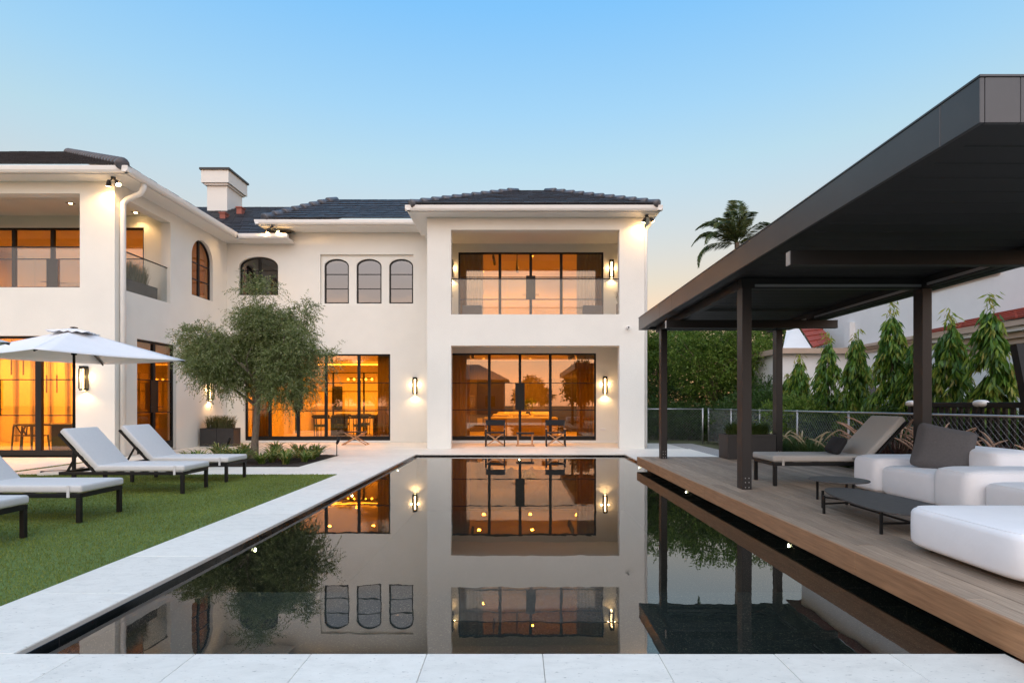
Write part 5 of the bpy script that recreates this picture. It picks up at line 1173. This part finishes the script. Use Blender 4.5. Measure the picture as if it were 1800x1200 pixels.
# front wing with red roof
wall('wall', 8, 15.0, -.05, 3.0, 11.2, 11.5, [(10.6,11.6,.9,2.3)], axis='x', mt='nwall', parent=N); MB().box(11.501,13,14.7,15,-.05,3.0).build('wall', M['nwall'], N)
for k, (z0,z1,d) in enumerate(((2.62,2.74,.05),(2.741,2.86,.12),(2.861,2.999,.20),(3.0,3.10,.32),(3.101,3.22,.42))): MB().box(11.2-d,11.199 if z0 < 3 else 13.0,8,15.0+d,z0,z1).build('cornice', M['ntan'] if k % 2 == 0 or k < 2 else M['nwall'], N)
def redroof(A, Bp, C, Dp, rows, cols):
    A, Bp, C, Dp = map(Vector, (A,Bp,C,Dp)); nn = (Bp-A).cross(Dp-A).normalized(); nn = nn if nn.z > 0 else -nn
    Rf = empty('roof'); Rf.parent = N; MB().add([A,Bp,C,Dp], [(0,1,2,3)]).build('roof_deck', M['redtile'], Rf)
    for j in range(rows):
        for i in range(cols):
            q = lambda u, v: A.lerp(Bp,u).lerp(Dp.lerp(C,u), v)
            u0, u1, v0, v1 = i/cols+.004, (i+1)/cols-.004, j/rows, min(1,(j+1.15)/rows)
            p = [q(u0,v0)+nn*.06, q(u1,v0)+nn*.06, q(u1,v1)+nn*.02, q(u0,v1)+nn*.02, q(u0,v0)+nn*.005, q(u1,v0)+nn*.005]
            MB().add(p, [(0,1,2,3),(4,5,1,0),(4,0,3),(1,5,2)]).build('tile', M['redtile'], Rf)
redroof((10.75,8,3.24), (10.75,15.4,3.24), (12.99,15.4,3.85), (12.99,8,3.85), 5, 14)
# gable roof of the porch
gx, gy = PX(1432,22.0), 22.0
def pt3(px_, py_, Y): return (PX(px_,Y), Y, PZ(py_,Y))
redroof(pt3(1429,611,21.5), pt3(1463,602,21.8), pt3(1437,567,24), pt3(1401,568,24), 5, 3)
MB().box(10.0,12.9,21.6,24,-.05,3.3).build('porch_wall', M['nwall'], N); MB().box(9.8,12.95,21.3,24.1,3.301,3.5).build('porch_cornice', M['ntan'], N)
gb = [(1376,613,22), (1427,612,21.6), (1398,568,24), (1384,574,24)]
MB().add([pt3(*p) for p in gb]+[pt3(p[0],p[1]+6,p[2]) for p in gb], [(0,1,2,3),(7,6,5,4),(0,4,5,1),(1,5,6,2),(2,6,7,3),(3,7,4,0)]).build('gable', M['nwall'], N)

# ------------------------------------------------------------------ what stands behind the camera and shows in the glass and water
fh = empty('waterside_house', (-9,-48,0)); tag(fh, 'grey house across the water, seen only as a reflection', 'house')
MB().box(-7,7,-5,5,-.05,5.0).build('wall', M['dark_house'], fh)
MB().add([(-7.8,-5.8,5.0),(7.8,-5.8,5.0),(7.8,5.8,5.0),(-7.8,5.8,5.0),(-3,0,7.6),(3,0,7.6)], [(0,1,5,4),(2,3,4,5),(1,2,5),(3,0,4),(3,2,1,0)]).build('roof', M['roof'], fh)
for x in (-5,-1.5,2,5): MB().box(x-.7,x+.7,5.001,5.05,1.0,2.6).build('window', M['darkglass'], fh)
rt0 = None
RT = [(-22,-30,1.3),(8,-27,1.25),(15,-33,1.5),(-34,-40,1.6),(24,-30,1.3),(2,-36,1.0),(11,-24,.8),(-29,-33,1.2),(30,-34,1.5),(19,-26,.9)]
for i, (x, y, s) in enumerate(RT):
    lb = 'dark tree across the water, %s of the reflected ones' % ORD[i]
    if rt0 is None: rt0 = o = tree(x, y, 2.0, [(0,0,3.2,1.9,1.8,1.3),(-1.3,0,2.4,1.4,1.4,1.2),(1.4,0,2.6,1.4,1.4,1.2),(0,0,4.3,1.3,1.2,.9)], 1500, lb, leaf='leafdark', L=.26, W=.13, k=7, group='trees across the water')
    else: o = copy_tree(rt0); o.location = (x,y,-.05); o['label'] = lb
    o.scale = (s,s,s); o.rotation_euler = (0,0,i*1.3)
